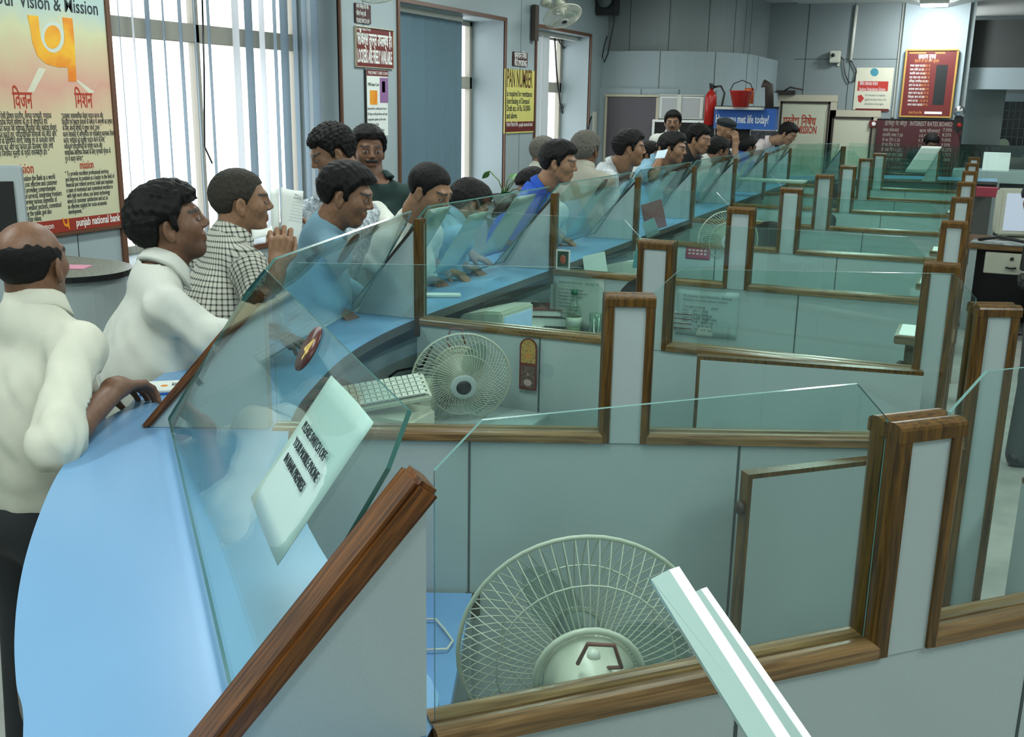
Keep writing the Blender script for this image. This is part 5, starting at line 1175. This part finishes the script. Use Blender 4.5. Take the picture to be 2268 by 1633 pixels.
MB().box((0,0,0),(w,h,.004)).build('white_border',WHITE,e);MB().box((w*.1,h*.08,.004),(w*.9,h*.92,.005)).build('dark_print',mat('dark_green_print',(.05,.09,.05),.5,var=(150,.8)),e);MB().sphere((w/2,h*.5,.005),w*.22,sc_=(1,1.4,.06)).build('red_figure_shape',mat('red_orange_print',(.40,.09,.04),.5),e)
# loose files, cards and boxes in the middle bays
def card(px,py,dep,w,h,a,m,label,name='file_folder',cat='folder',tilt=-.25,t=.004):
    c=atD(px,py,dep);M=Matrix.Translation(c)@Matrix.Rotation(math.radians(-5),4,'Z')@Matrix.Rotation(PI/2+tilt,4,'X')@Matrix.Rotation(a,4,'Z')
    e=empty(name,label=label,cat=cat,M=M);MB().box((-w/2,-h/2,0),(w/2,h/2,t)).build('cover',m,e,.001);return e
card(1448,478,6.9,.15,.19,.35,mat('ledger_maroon_light',(.28,.09,.08),.6),'dull maroon file leaning behind the fifth glass screen')
card(1441,505,6.7,.09,.11,.5,mat('grey_green_paper',(.33,.43,.42),.6),'small pale card in front of the maroon file','small_card','card')
card(1414,575,5.2,.05,.09,0,mat('teal_card',(.02,.16,.17),.5),'small teal card between the posts of the fourth bay','small_card','card')
card(1318,585,5.5,.13,.11,.3,WHITE,'white paper sheet leaning on the fourth bay monitor','paper_sheet','paper')
c=atD(1655,512-65,8.3);e=empty('patterned_box',(c.x,c.y,.765),0,'brown patterned cloth box with cream disc top in the sixth bay','box')
for i,x in enumerate((-.12,.06)): MB().box((x-.06,-.08,0),(x+.08,.08,.15)).build('box_half',mat('brown_pattern',(.13,.09,.06),.7,var=(40,.8)),e,.008)
MB().lathe([(.0,.17),(.16,.18),(.13,.22),(.0,.24)],24,cap=False).build('cloth_top',mat('cream_cloth',(.4,.38,.3),.8),e)
tag(MB().box((-.35,-.12,0),(.35,.12,.02),T=Matrix.Translation(atD(1700,402,9.8))).build('crumpled_papers',mat('pale_crumpled_paper',(.40,.46,.40),.8,bump=(30,1)),bevel=.004),'pale crumpled papers lying behind the sixth glass','papers')
# chairs in the bays
def office_chair(x,y,top,label,w=.22,rz=0):
    e=empty('office_chair',(x,y,0),rz,label,'chair','staff chairs in the bays')
    m=MB();pts=[(w*math.cos(t)*(1 if abs(math.cos(t))<.8 else .98),0,top-.2+.2*math.sin(t)) for t in [PI*i/12 for i in range(13)]]
    m.prism(pts+[(-w,0,.62),(w,0,.62)],(0,.05,0));m.build('backrest',mat('black_net_fabric',(.015,.018,.019),.7,bump=(500,.5)),e,.01)
    MB().box((-.23,-.45,.46),(.23,-.02,.54)).build('seat',CH,e,.02);MB().tube([(0,-.2,.06),(0,-.2,.46)],.03).build('gas_column',BLACK,e);MB().tube([(0,.03,.70),(0,.0,.46),(0,-.15,.45)],.018).build('back_bar',BLACK,e)
    m=MB()
    for i in range(5): m.tube([(0,-.2,.08),(.26*math.cos(i*1.257),-.2+.26*math.sin(i*1.257),.04)],.018)
    m.build('star_base',BLACK,e)
q=atZ(1395,640,1.0);office_chair(atY(1420,640,4.4).x,4.4,atY(1420,617,4.4).z,'black office chair whose rounded back shows behind the first posts',.135)
office_chair(atY(1705,520,7.1).x,7.1,1.13,'black office chair back seen between two middle posts',.17)
p_=person('p','seated clerk in dark jacket bending between far posts',(1858,440,8.9),20,pitch=-30,hair='full',shirt=SH_BK,skin=SK2,hh=.007,atc=False,legs=False,group='staff behind the counter',lean=-.05)
person('p','clerk with dark hair seen through the far facing glass',(2062,318,13.6),-60,pitch=-30,hair='full',shirt=SH_BK,skin=SK1,hh=.008,atc=False,legs=True,group='staff behind the counter')
# passer-by on the marble floor, only legs in view
person('p','standing person at right edge in grey trousers, only one side in view',(2425,250,5.15),60,hair='full',shirt=SH_BK,skin=SK2,hh=.008,atc=False,group='staff behind the counter',trous=cloth('grey_trousers',(.07,.08,.08)))
# CRT desk at the right
e=empty('drawer_desk',(.42,10.1,0),0,'grey desk with wood edge and one drawer under the big monitor','desk')
MB().box((-.45,-.35,.72),(1.2,.45,.76)).build('desk_top',WOODX,e,.004);MB().box((-.43,-.33,0),(-.37,.40,.72)).build('side_panel',LAM,e)
d=MB().box((-.30,-.345,.52),(.12,-.31,.70)).build('drawer',CREAM,e,.004);MB().tube([(-.13,-.36,.58),(-.09,-.37,.575),(-.05,-.36,.58)],.008).build('handle',BLACK,d);MB().sphere((-.09,-.35,.655),.016).build('lock',BLACK,d)
MB().box((.14,-.33,0),(.18,.35,.72)).build('leg_panel',mat('dark_teal_panel',(.04,.06,.06),.4),e);MB().box((-.37,.30,0),(1.2,.34,.72)).build('modesty_panel',BLACK,e)
c=atY(2225,475,9.75)
crt((.42,10.02,.775),math.radians(18),'big cream monitor with lit screen on the right desk',SCRG,s=1.28)
tag(MB().box((-.28,-.12,0),(.28,.1,.02),T=Matrix.Translation((.28,9.88,.762))@Matrix.Rotation(-.1,4,'Z')).build('paper_pile',mat('grey_white_papers',(.42,.46,.46),.5,var=(14,.5)),bevel=.006),'untidy pile of papers before the big monitor','papers')
tag(MB().tube([(.05,9.85,.79),(.2,9.8,.83),(.4,9.82,.80),(.6,9.85,.84)],.014,8).build('monitor_cable',BLACK),'thick black cable bundle on the right desk','cable')
office_chair(.62,9.35,1.0,'black chair at the right desk, cut by the picture edge',.24,rz=PI)
c=atD(2185,425,11.6);tag(MB().box((-.12,-.1,-.05),(.12,.1,.05),T=Matrix.Translation(c)).build('pink_red_box',mat('pink_red_card',(.36,.045,.075),.5),bevel=.006),'pinkish red flat box behind the post tops at the right','box')
# polished glass strips leaning close to us; mirrored ceiling light painted as white edges
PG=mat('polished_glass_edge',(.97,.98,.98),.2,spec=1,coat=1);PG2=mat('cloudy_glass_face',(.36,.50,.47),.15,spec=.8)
for k,(a_,b_,t_,l) in enumerate((((1482,1262,1.02),(1740,1665,.86),.011,'long polished glass strip with a reflection painted white on its edge, left of two'),((1552,1305,1.06),(1800,1665,.90),.007,'second polished glass strip with thin edge painted white as a reflection'))):
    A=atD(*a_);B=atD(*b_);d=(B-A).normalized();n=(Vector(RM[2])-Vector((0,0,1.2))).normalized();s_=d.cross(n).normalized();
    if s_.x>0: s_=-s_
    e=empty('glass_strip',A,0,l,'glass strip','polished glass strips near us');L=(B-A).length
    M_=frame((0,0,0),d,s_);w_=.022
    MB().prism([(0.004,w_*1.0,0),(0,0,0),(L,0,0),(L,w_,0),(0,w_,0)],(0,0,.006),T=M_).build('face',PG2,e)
    MB().prism([(0,-t_,0),(L,-t_,0),(L,0.0,0),(0,0.0,0)] if k else [(.0,-t_,0),(L,-t_,0),(L,0,0),(-.0,0,0)],(0,0,.007),T=M_).build('painted_reflection_edge',PG,e)
for k,((ax_,ay_),(bx_,by_)) in enumerate([]): pass
